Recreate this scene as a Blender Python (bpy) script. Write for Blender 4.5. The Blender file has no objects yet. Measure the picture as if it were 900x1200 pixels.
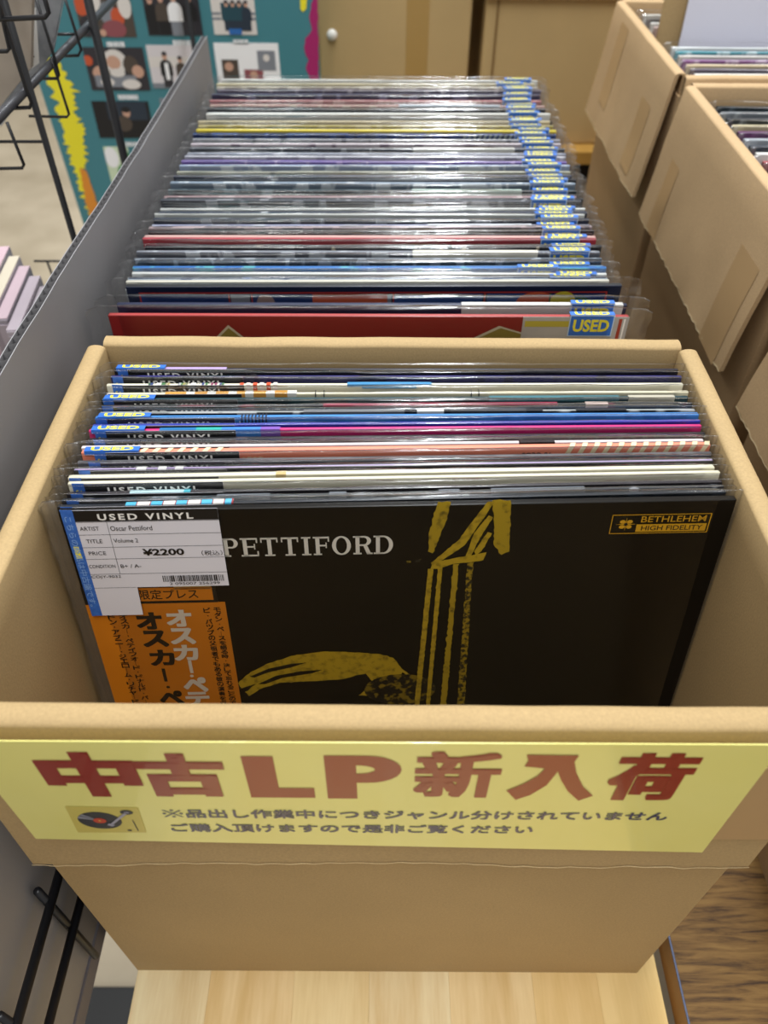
import bpy, bmesh, math, random
from mathutils import Vector, Matrix, Euler, noise
SC = bpy.context.scene
COL = SC.collection
R = math.radians

# ------------------------------------------------------------------ camera
_loc, _rot, _lens = ([-0.0047, -0.14348, 0.5884], [[0.99998, 0.003728, 0.005153], [-0.006267, 0.715507, 0.698577], [-0.001083, -0.698596, 0.715516]], 27.3044)
cd = bpy.data.cameras.new('camera'); cam = bpy.data.objects.new('camera', cd); COL.objects.link(cam)
cd.sensor_fit = 'VERTICAL'; cd.sensor_height = 36; cd.lens = _lens; cd.clip_start = .01
m = Matrix.Identity(4)
for j in range(3):
    for i in range(3):
        m[i][j] = _rot[j][i]
    m[j][3] = _loc[j]
cam.matrix_world = m
cd.dof.use_dof = True; cd.dof.focus_distance = .40; cd.dof.aperture_fstop = 9.0
SC.camera = cam
# ------------------------------------------------------------------ world, lights, exposure
w = bpy.data.worlds.new('world'); SC.world = w; w.use_nodes = True
bg = w.node_tree.nodes['Background']; bg.inputs[0].default_value = (1.0, .98, .955, 1); bg.inputs[1].default_value = .50
SC.view_settings.view_transform = 'Standard'; SC.view_settings.look = 'None'
SC.view_settings.gamma = 1; SC.view_settings.exposure = 0.02; SC.view_settings.use_curve_mapping = False
SC.cycles.use_denoising = True
SC.cycles.max_bounces = 8; SC.cycles.transparent_max_bounces = 64
SC.cycles.caustics_reflective = False; SC.cycles.caustics_refractive = False
def tube_light(x, y, z, length, width, power, rz=0, color=(1, .985, .95)):
    d = bpy.data.lights.new('ceiling_tube_light', 'AREA'); d.shape = 'RECTANGLE'
    d.size = width; d.size_y = length; d.energy = power; d.color = color
    o = bpy.data.objects.new('ceiling_tube_light', d); COL.objects.link(o)
    o.location = (x, y, z); o.rotation_euler = (0, 0, rz)
tube_light(.15, 1.2, 2.75, 5.0, .12, 132, R(-5), (.93, .975, 1))
tube_light(-.55, 1.2, 2.75, 5.0, .06, 20, R(-3))
tube_light(-1.9, 1.2, 2.75, 5.0, .15, 18, R(-5))
tube_light(1.75, 1.2, 2.75, 5.0, .15, 18, R(-5))

# ------------------------------------------------------------------ materials
MATS = {}
def principled(name):
    m = bpy.data.materials.new(name); m.use_nodes = True
    return m, m.node_tree, m.node_tree.nodes['Principled BSDF']
def srgb(h):
    h = h.lstrip('#'); v = [int(h[i:i+2], 16)/255 for i in (0, 2, 4)]
    return tuple(((x+.055)/1.055)**2.4 if x > .04045 else x/12.92 for x in v)
def flat(name, col, rough=.5, metal=0., coat=0., spec=.5):
    if name in MATS: return MATS[name]
    if isinstance(col, str): col = srgb(col)
    m, t, b = principled(name)
    b.inputs['Base Color'].default_value = (*col, 1); b.inputs['Roughness'].default_value = rough
    b.inputs['Metallic'].default_value = metal; b.inputs['Coat Weight'].default_value = coat
    b.inputs['Specular IOR Level'].default_value = spec
    MATS[name] = m; return m
def noisy(name, c1, c2, scale=40., rough=.7, bump=.1, stretch=(1, 1, 1), lo=.35, hi=.65, detail=6., bscale=None, coat=0., spec=.5, bdist=.001):
    if name in MATS: return MATS[name]
    if isinstance(c1, str): c1 = srgb(c1)
    if isinstance(c2, str): c2 = srgb(c2)
    m, t, b = principled(name); N = t.nodes; L = t.links
    tc = N.new('ShaderNodeTexCoord'); mp = N.new('ShaderNodeMapping'); mp.inputs['Scale'].default_value = stretch
    nz = N.new('ShaderNodeTexNoise'); nz.inputs['Scale'].default_value = scale; nz.inputs['Detail'].default_value = detail
    rp = N.new('ShaderNodeValToRGB'); rp.color_ramp.elements[0].position = lo; rp.color_ramp.elements[1].position = hi
    rp.color_ramp.elements[0].color = (*c1, 1); rp.color_ramp.elements[1].color = (*c2, 1)
    L.new(tc.outputs['Object'], mp.inputs[0]); L.new(mp.outputs[0], nz.inputs['Vector']); L.new(nz.outputs['Fac'], rp.inputs[0])
    L.new(rp.outputs[0], b.inputs['Base Color']); b.inputs['Roughness'].default_value = rough
    b.inputs['Coat Weight'].default_value = coat; b.inputs['Specular IOR Level'].default_value = spec
    if bump:
        n2 = N.new('ShaderNodeTexNoise'); n2.inputs['Scale'].default_value = bscale or scale; n2.inputs['Detail'].default_value = 3
        L.new(mp.outputs[0], n2.inputs['Vector'])
        bp = N.new('ShaderNodeBump'); bp.inputs['Strength'].default_value = bump; bp.inputs['Distance'].default_value = bdist
        L.new(n2.outputs['Fac'], bp.inputs['Height']); L.new(bp.outputs[0], b.inputs['Normal'])
    MATS[name] = m; return m
def kraft(name, col, rough=.72):
    if name in MATS: return MATS[name]
    if isinstance(col, str): col = srgb(col)
    m, t, b = principled(name); N = t.nodes; L = t.links
    tc = N.new('ShaderNodeTexCoord')
    n1 = N.new('ShaderNodeTexNoise'); n1.inputs['Scale'].default_value = 900; n1.inputs['Detail'].default_value = 3
    n2 = N.new('ShaderNodeTexNoise'); n2.inputs['Scale'].default_value = 9; n2.inputs['Detail'].default_value = 4
    L.new(tc.outputs['Object'], n1.inputs['Vector']); L.new(tc.outputs['Object'], n2.inputs['Vector'])
    mr = N.new('ShaderNodeMapRange'); mr.inputs[3].default_value = .80; mr.inputs[4].default_value = 1.2
    mr2 = N.new('ShaderNodeMapRange'); mr2.inputs[3].default_value = .86; mr2.inputs[4].default_value = 1.14
    L.new(n1.outputs['Fac'], mr.inputs[0]); L.new(n2.outputs['Fac'], mr2.inputs[0])
    mu = N.new('ShaderNodeMath'); mu.operation = 'MULTIPLY'; L.new(mr.outputs[0], mu.inputs[0]); L.new(mr2.outputs[0], mu.inputs[1])
    vm = N.new('ShaderNodeVectorMath'); vm.operation = 'SCALE'; vm.inputs[0].default_value = col
    L.new(mu.outputs[0], vm.inputs['Scale']); L.new(vm.outputs[0], b.inputs['Base Color'])
    b.inputs['Roughness'].default_value = rough; b.inputs['Specular IOR Level'].default_value = .25
    bp = N.new('ShaderNodeBump'); bp.inputs['Strength'].default_value = .12; bp.inputs['Distance'].default_value = .0006
    L.new(n1.outputs['Fac'], bp.inputs['Height']); L.new(bp.outputs[0], b.inputs['Normal'])
    MATS[name] = m; return m
def jacket_mat(name, base, accent=None, amount=.5, rough=.35, scale=60., sx=1.0):
    """printed card: base colour broken by accent coloured print"""
    if name in MATS: return MATS[name]
    if isinstance(base, str): base = srgb(base)
    accent = base if accent is None else (srgb(accent) if isinstance(accent, str) else accent)
    return noisy(name, base, accent, scale=scale, rough=rough, bump=.0, stretch=(sx, .4, .4), lo=amount-.02, hi=amount+.02, detail=2.)
def plastic_bag_mat(name='clear_polypropylene', base_=.003, bump_=.3, milk=0):
    m = bpy.data.materials.new(name); m.use_nodes = True; t = m.node_tree; t.nodes.clear(); N = t.nodes; L = t.links
    o = N.new('ShaderNodeOutputMaterial'); mx = N.new('ShaderNodeMixShader')
    tr = N.new('ShaderNodeBsdfTransparent'); tr.inputs[0].default_value = (.985, .985, .985, 1)
    gl = N.new('ShaderNodeBsdfGlossy'); gl.inputs['Roughness'].default_value = .15
    lw = N.new('ShaderNodeLayerWeight'); lw.inputs[0].default_value = .5; fr = N.new('ShaderNodeMath'); fr.operation = 'POWER'; fr.inputs[1].default_value = 2.8; L.new(lw.outputs['Facing'], fr.inputs[0])
    mr = N.new('ShaderNodeMath'); mr.operation = 'MULTIPLY_ADD'; mr.inputs[1].default_value = 1.5; mr.inputs[2].default_value = base_; mr.use_clamp = True
    tc = N.new('ShaderNodeTexCoord'); nz = N.new('ShaderNodeTexNoise'); nz.inputs['Scale'].default_value = 55; nz.inputs['Detail'].default_value = 2
    L.new(tc.outputs['Object'], nz.inputs['Vector'])
    bp = N.new('ShaderNodeBump'); bp.inputs['Strength'].default_value = bump_; bp.inputs['Distance'].default_value = .0012
    L.new(nz.outputs['Fac'], bp.inputs['Height']); L.new(bp.outputs[0], gl.inputs['Normal'])
    L.new(fr.outputs[0], mr.inputs[0]); L.new(mr.outputs[0], mx.inputs[0]); L.new(tr.outputs[0], mx.inputs[1]); L.new(gl.outputs[0], mx.inputs[2])
    if milk:  # diffuse white mixed in to stand for sparkling light
        m2 = N.new('ShaderNodeMixShader'); m2.inputs[0].default_value = milk; df = N.new('ShaderNodeBsdfDiffuse'); df.inputs[0].default_value = (.9, .9, .9, 1)
        L.new(mx.outputs[0], m2.inputs[1]); L.new(df.outputs[0], m2.inputs[2]); L.new(m2.outputs[0], o.inputs[0]); return m
    L.new(mx.outputs[0], o.inputs[0]); return m
BAG = plastic_bag_mat()
SEAM = plastic_bag_mat('crinkled_polypropylene_seam', .10, 1.0, .02)  # side seams: light glints partly put into the colour as diffuse white
KR = kraft('kraft_cardboard', '#AD9369'); KR2 = kraft('kraft_cardboard_worn', '#B79A74'); KR3 = kraft('kraft_cardboard_far', '#B49A6C')
KEDGE = kraft('torn_cardboard_edge', '#D9C49A', .85)
TAPE = flat('brown_packing_tape', '#B4946A', .40)
GREYP = noisy('grey_corrugated_plastic', '#8E8C8E', '#969496', 8, .5, .05, bscale=300, bdist=.0004)
BLACKM = flat('black_painted_wire', '#17171A', .38)
RAILM = flat('dark_steel_rail', '#3A3A3E', .4, .3)
WHITE = flat('white_ink', '#E9E6E0', .45); BLACK = flat('black_ink', '#14110F', .4)
GREYINK = flat('grey_ink', '#5A5A60', .5)
LABELW = flat('label_paper_white', '#D8D5DC', .42); LABELK = flat('label_header_black', '#101012', .4)
BLUE = flat('sticker_blue', '#2E6CC4', .4); YELI = flat('sticker_yellow', '#F2E63C', .4); PALEB = flat('sticker_pale_border', '#BFD6EC', .45)
LBLUE = noisy('label_blue', '#2B5CAE', '#3A70C4', 300, .4, 0)
CREAMP = flat('inner_paper_cream', '#E8DFC2', .7)
FLOORM = noisy('concrete_floor', '#A69880', '#C2B49C', 5, .6, .05, lo=.3, hi=.7)

# ------------------------------------------------------------------ helpers
def link(name, me, mats=None, parent=None):
    if isinstance(mats, bpy.types.Material): mats = [mats]
    for mm in (mats or []):
        if me.materials.find(mm.name) < 0: me.materials.append(mm)
    o = bpy.data.objects.new(name, me); COL.objects.link(o)
    if parent is not None: o.parent = parent
    return o
def tag(o, label, cat=None, group=None, kind=None):
    if label: o['label'] = label
    if cat: o['category'] = cat
    if group: o['group'] = group
    if kind: o['kind'] = kind
    return o
def thing(name, label, cat, loc=(0, 0, 0), rot=(0, 0, 0), group=None):
    o = bpy.data.objects.new(name, None); COL.objects.link(o); o.location = loc; o.rotation_euler = rot
    o.empty_display_size = .05
    return tag(o, label, cat, group)
class MB:
    """a small mesh builder"""
    def __init__(s): s.v = []; s.f = []; s.mi = []; s.sm = []
    def add(s, vs, fs, mi=0, smooth=False):
        n = len(s.v); s.v += [tuple(p) for p in vs]
        for f in fs: s.f.append([n+i for i in f]); s.mi.append(mi); s.sm.append(smooth)
        return s
    def box(s, x0, x1, y0, y1, z0, z1, mi=0, M=None):
        vs = [Vector((x, y, z)) for x in (x0, x1) for y in (y0, y1) for z in (z0, z1)]
        if M is not None: vs = [M @ p for p in vs]
        return s.add(vs, [(0, 1, 3, 2), (4, 6, 7, 5), (0, 4, 5, 1), (2, 3, 7, 6), (0, 2, 6, 4), (1, 5, 7, 3)], mi)
    def poly(s, pts, y=0., mi=0, t=0.):
        """flat polygon in the xz plane facing -y; t = thickness"""
        a = sum(pts[i][0]*pts[(i+1) % len(pts)][1]-pts[(i+1) % len(pts)][0]*pts[i][1] for i in range(len(pts)))
        if a < 0: pts = pts[::-1]
        n = len(pts); vs = [(p[0], y, p[1]) for p in pts]; fs = [tuple(range(n))]
        if t:
            vs += [(p[0], y+t, p[1]) for p in pts]; fs += [tuple(range(2*n-1, n-1, -1))]+[(i, n+i, n+(i+1) % n, (i+1) % n) for i in range(n)]
        return s.add(vs, fs, mi)
    def rect(s, x0, x1, z0, z1, y=0., mi=0, t=0.):
        return s.poly([(x0, z0), (x1, z0), (x1, z1), (x0, z1)], y, mi, t)
    def ell(s, cx, cz, rx, rz, y=0., mi=0, n=20, t=0.):
        return s.poly([(cx+rx*math.cos(2*math.pi*i/n), cz+rz*math.sin(2*math.pi*i/n)) for i in range(n)], y, mi, t)
    def tube(s, pts, r, n=8, mi=0, closed=False):
        pts = [Vector(p) for p in pts]; rings = []; up = None
        for i, p in enumerate(pts):
            d = (pts[min(i+1, len(pts)-1)]-pts[max(i-1, 0)]).normalized()
            if up is None:
                up = Vector((0, 0, 1)) if abs(d.z) < .9 else Vector((1, 0, 0))
            a = d.cross(up).normalized(); up = a.cross(d).normalized()
            rings.append([p+a*r*math.cos(2*math.pi*k/n)+up*r*math.sin(2*math.pi*k/n) for k in range(n)])
        vs = [q for g in rings for q in g]; fs = []
        for i in range(len(pts)-1):
            for k in range(n): fs.append((i*n+k, i*n+(k+1) % n, (i+1)*n+(k+1) % n, (i+1)*n+k))
        fs += [tuple(range(n-1, -1, -1)), tuple(range((len(pts)-1)*n, len(pts)*n))]
        return s.add(vs, fs, mi, True)
    def extrude_profile(s, prof, a0, a1, place, n=1, mi=0, closed=True, jitter=None):
        """prof = closed list of 2D points; place(a, p, q) -> xyz"""
        m = len(prof); vs = []
        for i in range(n+1):
            a = a0+(a1-a0)*i/n
            for k, (p, q) in enumerate(prof):
                if jitter: p, q = jitter(a, k, p, q)
                vs.append(place(a, p, q))
        fs = []
        for i in range(n):
            for k in range(m): fs.append((i*m+k, i*m+(k+1) % m, (i+1)*m+(k+1) % m, (i+1)*m+k))
        fs += [tuple(range(m-1, -1, -1)), tuple(range(n*m, n*m+m))]
        return s.add(vs, fs, mi)
    def mesh(s, name='mesh'):
        me = bpy.data.meshes.new(name); me.from_pydata(s.v, [], s.f)
        me.polygons.foreach_set('material_index', s.mi); me.polygons.foreach_set('use_smooth', s.sm); me.update()
        return me
    def build(s, name, mats, parent=None, recalc=False, bevel=0.):
        me = s.mesh(name)
        if isinstance(mats, bpy.types.Material): mats = [mats]
        for mm in mats: me.materials.append(mm)
        if recalc or bevel:
            bm = bmesh.new(); bm.from_mesh(me); bmesh.ops.recalc_face_normals(bm, faces=bm.faces)
            if bevel: bmesh.ops.bevel(bm, geom=[e for e in bm.edges if e.calc_face_angle(0) > .6], offset=bevel, segments=2, affect='EDGES', profile=.6)
            bm.to_mesh(me); bm.free()
        o = bpy.data.objects.new(name, me); COL.objects.link(o)
        if parent is not None: o.parent = parent
        return o
_tc = {}
def glyphs(body, bold=0., track=1.):
    k = (body, bold, track)
    if k not in _tc:
        cu = bpy.data.curves.new('text', 'FONT'); cu.body = body; cu.offset = bold; cu.space_character = track; cu.resolution_u = 3
        o = bpy.data.objects.new('text', cu); COL.objects.link(o)
        dg = bpy.context.evaluated_depsgraph_get(); me = bpy.data.meshes.new_from_object(o.evaluated_get(dg))
        vs = [(v.co.x, v.co.y) for v in me.vertices]; fs = [tuple(p.vertices) for p in me.polygons]
        bpy.data.objects.remove(o); bpy.data.curves.remove(cu); bpy.data.meshes.remove(me)
        x0 = min(v[0] for v in vs); x1 = max(v[0] for v in vs); y0 = min(v[1] for v in vs); y1 = max(v[1] for v in vs)
        _tc[k] = ([((x-x0)/(x1-x0), (y-y0)/max(y1-y0, 1e-6)) for x, y in vs], fs, (x1-x0)/max(y1-y0, 1e-6))
    return _tc[k]
def text(mb, body, x0, x1, z0, z1, y=0., mi=0, bold=0., rot=0., slant=0., quad=None, track=1.):
    """fit the word into the rectangle x0..x1, z0..z1 on the plane y facing -y (rot 90 = turned clockwise)"""
    vs, fs, _ = glyphs(body, bold, track)
    out = []
    for u, v in vs:
        if rot == 90: u, v = v, 1-u
        if quad:
            (ax, az), (bx, bz), (cx, cz), (dx, dz) = quad     # bl br tr tl
            x = (1-v)*((1-u)*ax+u*bx)+v*((1-u)*dx+u*cx); z = (1-v)*((1-u)*az+u*bz)+v*((1-u)*dz+u*cz)
        else:
            x = x0+(x1-x0)*u+slant*v*(z1-z0); z = z0+(z1-z0)*v
        out.append((x, y, z))
    mb.add(out, fs, mi)
def btext(mb, body, x0, x1, z0, z1, y, d, bold=0., mi=0, n=8):
    # heavy weight: the same word printed over itself with tiny shifts
    for k in range(n):
        a = 2*math.pi*k/n+.785; sc_ = 1/max(abs(math.cos(a)), abs(math.sin(a))); dx = d*math.cos(a)*sc_; dz = d*math.sin(a)*sc_*.8
        text(mb, body, x0+d+dx, x1-d+dx, z0+d*.8+dz, z1-d*.8+dz, y-.00001*k, mi, bold=bold)
def tri_fill(mb, pts, y, mi=0):
    """triangulated concave polygon"""
    from mathutils.geometry import tessellate_polygon
    tr = tessellate_polygon([[Vector((p[0], p[1], 0)) for p in pts]])
    vs = [(p[0], y, p[1]) for p in pts]; fs = []
    for a, b, c_ in tr:
        ar = (pts[b][0]-pts[a][0])*(pts[c_][1]-pts[a][1])-(pts[c_][0]-pts[a][0])*(pts[b][1]-pts[a][1])
        fs.append((a, b, c_) if ar > 0 else (a, c_, b))
    mb.add(vs, fs, mi)
def rnd_tube(*a, **k): return MB().tube(*a, **k)

# ================================================================== SETTING
mb = MB(); mb.box(-6, 6, -2.5, 7, -.80, -.75); tag(mb.build('floor', FLOORM), 'beige speckled concrete floor of the shop', kind='structure')
mb = MB(); mb.box(-6, 6, 7, 7.1, -.75, 2.9); tag(mb.build('wall_back', flat('shop_wall_paint', '#B9B3A6', .8)), 'plain pale shop wall far behind the displays', kind='structure')

# ---- plywood-topped table under the front carton
PLYC = [('#E0BE82', '#F0DCAE'), ('#DDB870', '#E8C888'), ('#DFBC7C', '#ECD29A'), ('#DCB56C', '#E6C486'), ('#DEB876', '#EDD09A')]
def ply(i):
    a, b = PLYC[i % len(PLYC)]
    if 'stave_wood_%d' % i in MATS: return MATS['stave_wood_%d' % i]
    m, t, bb = principled('stave_wood_%d' % i); N = t.nodes; L = t.links
    tc = N.new('ShaderNodeTexCoord'); mp = N.new('ShaderNodeMapping'); mp.inputs['Scale'].default_value = (1, .09, 1); mp.inputs['Location'].default_value = (i*.37, i*1.3, 0)
    nz = N.new('ShaderNodeTexNoise'); nz.inputs['Scale'].default_value = 55; nz.inputs['Detail'].default_value = 4; nz.inputs['Distortion'].default_value = .6
    n3 = N.new('ShaderNodeTexNoise'); n3.inputs['Scale'].default_value = 500; n3.inputs['Detail'].default_value = 2
    rp = N.new('ShaderNodeValToRGB'); e = rp.color_ramp.elements; e[0].position = .3; e[1].position = .7
    e[0].color = (*[q*.92 for q in srgb(a)], 1); e[1].color = (*srgb(b), 1)
    L.new(tc.outputs['Object'], mp.inputs[0]); L.new(mp.outputs[0], nz.inputs[0]); L.new(mp.outputs[0], n3.inputs[0])
    mx = N.new('ShaderNodeMath'); mx.operation = 'MULTIPLY_ADD'; mx.inputs[1].default_value = .25; L.new(n3.outputs['Fac'], mx.inputs[0]); 
    m2 = N.new('ShaderNodeMath'); m2.operation = 'SUBTRACT'; m2.inputs[1].default_value = .125; L.new(nz.outputs['Fac'], m2.inputs[0]); L.new(m2.outputs[0], mx.inputs[2])
    L.new(mx.outputs[0], rp.inputs[0]); L.new(rp.outputs[0], bb.inputs['Base Color']); bb.inputs['Roughness'].default_value = .5
    MATS['stave_wood_%d' % i] = m; return m
t = thing('display_table', 'pale wooden table top of glued staves under the front carton', 'table', (0, .25, 0))
xs = [-.1672, -.118, -.062, -.012, .041, .0965, .140, .1815]
for i in range(len(xs)-1):
    mb = MB(); mb.box(xs[i]+.00002, xs[i+1]-.00002, -.60, .53, -.022, 0); mb.build('board', ply([0, 4, 2, 0, 4, 3, 1][i]), t, bevel=.00015)
for x in (-.14, .14):
    for y in (-.52, .48):
        mb = MB(); mb.box(x-.02, x+.02, y-.02, y+.02, -.75, -.0221); mb.build('leg', flat('leg_black', '#1B1B1D', .5), t)

# ---- walnut table on the right
def walnut():
    m, tt, b = principled('walnut_laminate'); N = tt.nodes; L = tt.links
    tc = N.new('ShaderNodeTexCoord'); mp = N.new('ShaderNodeMapping'); mp.inputs['Scale'].default_value = (.10, 1, 1)
    nz = N.new('ShaderNodeTexNoise'); nz.inputs['Scale'].default_value = 230; nz.inputs['Detail'].default_value = 8; nz.inputs['Roughness'].default_value = .65; nz.inputs['Distortion'].default_value = .5
    rp = N.new('ShaderNodeValToRGB'); e = rp.color_ramp.elements; e[0].position = .36; e[1].position = .66
    e[0].color = (*srgb('#3A2817'), 1); e[1].color = (*srgb('#7A5C32'), 1); k = e.new(.5); k.color = (*srgb('#664A26'), 1)
    L.new(tc.outputs['Object'], mp.inputs[0]); L.new(mp.outputs[0], nz.inputs[0]); L.new(nz.outputs['Fac'], rp.inputs[0]); L.new(rp.outputs[0], b.inputs['Base Color'])
    b.inputs['Roughness'].default_value = .5; b.inputs['Specular IOR Level'].default_value = .2; return m
t = thing('walnut_table', 'dark walnut grained table carrying the row of cartons at right', 'table', (.6, .3, 0))
mb = MB(); mb.box(-.4130, .45, -.7, .64, .0, .025); mb.build('table_top', walnut(), t, bevel=.0008)
mb = MB(); mb.box(-.4142, -.4131, -.7, .64, -.0, .0238); mb.build('edge_band', flat('edge_band_brown', '#8E6330', .45), t)
mb = MB(); mb.box(-.4142, -.4131, -.7, .64, .0238, .0252); mb.build('edge_trim', flat('edge_trim_blue_grey', '#4C5570', .45), t)
for x in (-.36, .4):
    for y in (-.65, .58):
        mb = MB(); mb.box(x-.02, x+.02, y-.02, y+.02, -.75, -.0001); mb.build('leg', flat('leg_black', '#1B1B1D', .5), t)

# ================================================================== CARTONS
def fold_profile(th, L, drop=.0, out_gap=.0024, H=.338, flare=0.):
    """cross section of a flap folded outwards: p = outward distance from the inner wall face, q = height"""
    w = .0046; ro = (w+out_gap+th)/2; c = (ro - .0, H-ro*.45)
    outer = []; inner = []
    n = 9
    for i in range(n+1):
        a = math.pi*(1-i/n)
        outer.append((ro+ro*math.cos(a)-.0, H-ro*.45+ro*.45*math.sin(a)))
    ri = ro-th
    for i in range(n+1):
        a = math.pi*(i/n)
        inner.append((ro+ri*math.cos(a), H-ro*.45+ri*.36*math.sin(a)))
    x = outer[-1][0]
    prof = [(0, H-.018)]+outer
    k = 5
    for i in range(1, k+1):
        prof.append((x+flare*i/k, H-ro*.45-(L)*i/k))
    for i in range(k, -1, -1):
        prof.append((x-th+flare*i/k, H-ro*.45-(L)*i/k))
    prof += inner[1:]
    prof[-1] = (th, H-ro*.45); prof.append((th, H-.018))
    return prof
def carton(name, label, x0, x1, y0, y1, z0, H, mat, flapL, cat='carton', group=None, flare=.0, notch=.006, torn=True, sides='flbr', seedv=0, inner=None, wr=.4):
    """open carton, flaps folded outward over the rim"""
    cx, cy = (x0+x1)/2, (y0+y1)/2
    t = thing(name, label, cat, (cx, cy, z0), group=group); th = .0042
    X0, X1, Y0, Y1 = x0-cx, x1-cx, y0-cy, y1-cy
    hw = H-.006
    mb = MB(); mb.box(X0, X1, Y0, Y1, 0, .005); mb.build('base', mat, t)
    for (a, b, c2, d) in ((X0, X1, Y0, Y0+th), (X0, X1, Y1-th, Y1), (X0, X0+th, Y0+th, Y1-th), (X1-th, X1, Y0+th, Y1-th)):
        mb = MB(); mb.box(a, b, c2, d, .005, H-.0180); mb.build('side_wall', mat, t)
    surf = {}
    def flap(side):
        seed = {'f': 1.3, 'b': 2.7, 'l': 4.1, 'r': 6.2}[side]+seedv
        prof = fold_profile(.0032, flapL, H=H, flare=flare)
        m = len(prof)
        low = set(range(11+3, 11+1+5+3))   # lower rows
        zmin = min(q for p, q in prof)
        def jit(a, k, p, q):
            if q < H-.0170 and p < .0045: return p, q
            n1 = noise.noise(Vector((a*22, seed, 0)))*.0014+noise.noise(Vector((a*130, seed, 4)))*.0011
            fall = max(0., min(1., (H-q-.01)/max(flapL, .01)))
            if torn and q < zmin+.002: q += n1*1.6
            if p > .004: p += (noise.noise(Vector((a*9, q*8, seed)))*.0016+noise.noise(Vector((a*26, q*24, seed+5)))*.0009*wr)*fall + (.0016*fall)
            q += noise.noise(Vector((a*30, seed+3, 0)))*.0006
            return p, q
        mb = MB()
        if side in 'fb':
            s = -1 if side == 'f' else 1; base = (Y0+th) if side == 'f' else (Y1-th)
            place = lambda a, p, q: (a, base+s*p, q); a0, a1 = X0+notch*.4, X1-notch*.4
        else:
            s = -1 if side == 'l' else 1; base = (X0+th) if side == 'l' else (X1-th)
            place = lambda a, p, q: (base+s*p, a, q); a0, a1 = Y0+notch, Y1-notch
        mb.extrude_profile(prof, a0, a1, place, n=48, jitter=jit)
        # lighter torn edge on the last profile rows
        o = mb.build('flap', [mat, KEDGE], t, recalc=True)
        for p in o.data.polygons:
            p.use_smooth = True
            if abs(p.normal.z) > .75 and p.center.z < zmin+.004: p.material_index = 1
        po = max(p for p, q in prof); zb = H-(.0046+.0024+.0032)/2*.45; px = 2*(.0046+.0024+.0032)/2
        surf[side] = lambda a, q: place(a, jit(a, 99, px+flare*max(0, zb-q)/flapL, q)[0]+.0004, q)
        o.data.set_sharp_from_angle(angle=R(50)) if hasattr(o.data, 'set_sharp_from_angle') else None
        return o
    fl = {s: flap(s) for s in sides}
    # pale torn paper along the lower edge of the flaps
    for sd_ in sides[:1]:
        if sd_ not in 'fl': continue
        a0_, a1_ = (X0+.002, X1-.002) if sd_ == 'f' else (Y0+.004, Y1-.004)
        zb_ = min(q for p, q in fold_profile(.0032, flapL, H=H, flare=flare)); mb = MB(); n = 120; vs = []
        for i in range(n+1):
            a = a0_+(a1_-a0_)*i/n
            n1 = noise.noise(Vector((a*22, {'f': 1.3, 'l': 4.1}[sd_]+seedv, 0)))*.0014+noise.noise(Vector((a*130, {'f': 1.3, 'l': 4.1}[sd_]+seedv, 4)))*.0011
            zl = zb_+n1*1.6-.0004; wd_ = .0008+.0010*abs(noise.noise(Vector((a*60, 9, 3))))
            vs += [surf[sd_](a, zl), surf[sd_](a, zl+wd_)]
        mb.add(vs, [(2*i, 2*i+2, 2*i+3, 2*i+1) for i in range(n)]); mb.build('torn_edge', KEDGE, t)
    return t, (fl, surf)

C1, F1 = carton('open_carton', 'open brown carton in front holding records, its front flap folded down under a yellow sign', -.1675, .1675, 0, .2375, 0, .3385, KR, .1185, torn=True, flare=.0015)
mb = MB(); mb.box(-.160, .160, -.112, .112, .0051, .0195); mb.build('bottom_pad', KR, C1)
mb = MB(); mb.rect(.132, .166, .252, .318, y=-.1292, t=.0004); tag(mb.build('packing_tape', TAPE, C1), 'strip of glossy brown packing tape on the front flap')

# ---- yellow sign taped to the flap
G = {'corners': [(-0.15293, 0.25103), (0.13657, 0.24016), (-0.13585, 0.3442), (0.12761, 0.3456)], 'naka': [(-0.13048, 0.32481), (-0.09524, 0.32525), (-0.13159, 0.30536), (-0.10017, 0.30457), (-0.11394, 0.32996), (-0.11629, 0.29372)], 'ko': [(-0.09559, 0.32459), (-0.06264, 0.32347), (-0.07907, 0.32933), (-0.08016, 0.2942)], 'L': [(-0.0554, 0.32753), (-0.03041, 0.29355)], 'P': [(-0.02503, 0.32838), (0.00267, 0.30624), (-0.02555, 0.29305)], 'shin': [(0.00745, 0.30498), (0.03955, 0.33036), (0.01825, 0.33196), (0.02179, 0.29481)], 'nyu': [(0.04418, 0.2952), (0.07714, 0.29564), (0.05636, 0.32963), (0.06228, 0.29272)], 'nyup': [(0.04709, 0.32997), (0.06576, 0.32975), (0.06502, 0.32489), (0.06728, 0.31607), (0.07187, 0.30482), (0.07711, 0.29699), (0.0724, 0.29258), (0.0668, 0.30084), (0.06264, 0.31031), (0.06025, 0.3172), (0.05786, 0.30592), (0.05275, 0.2972), (0.04775, 0.29307), (0.04325, 0.30105), (0.04908, 0.30709), (0.05331, 0.31343), (0.05519, 0.31955), (0.04742, 0.32113), (0.04827, 0.32538)], 'ka': [(0.08031, 0.3075), (0.11079, 0.32963), (0.09377, 0.33169), (0.1037, 0.29328)], 'line1': [(-0.09285, 0.27355), (0.11122, 0.28071), (-0.07783, 0.28143), (-0.07933, 0.27234)], 'line2': [(-0.09255, 0.25916), (0.05874, 0.2634), (-0.08004, 0.26808), (-0.08163, 0.25843)], 'icon': [(-0.13083, 0.28444), (-0.10191, 0.28351), (-0.10374, 0.259), (-0.13266, 0.25858), (-0.12017, 0.27121), (-0.12943, 0.27443), (-0.11096, 0.26765), (-0.10741, 0.2794), (-0.1159, 0.26815), (-0.10664, 0.27111), (-0.10605, 0.26104), (-0.11011, 0.26157)]}
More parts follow.
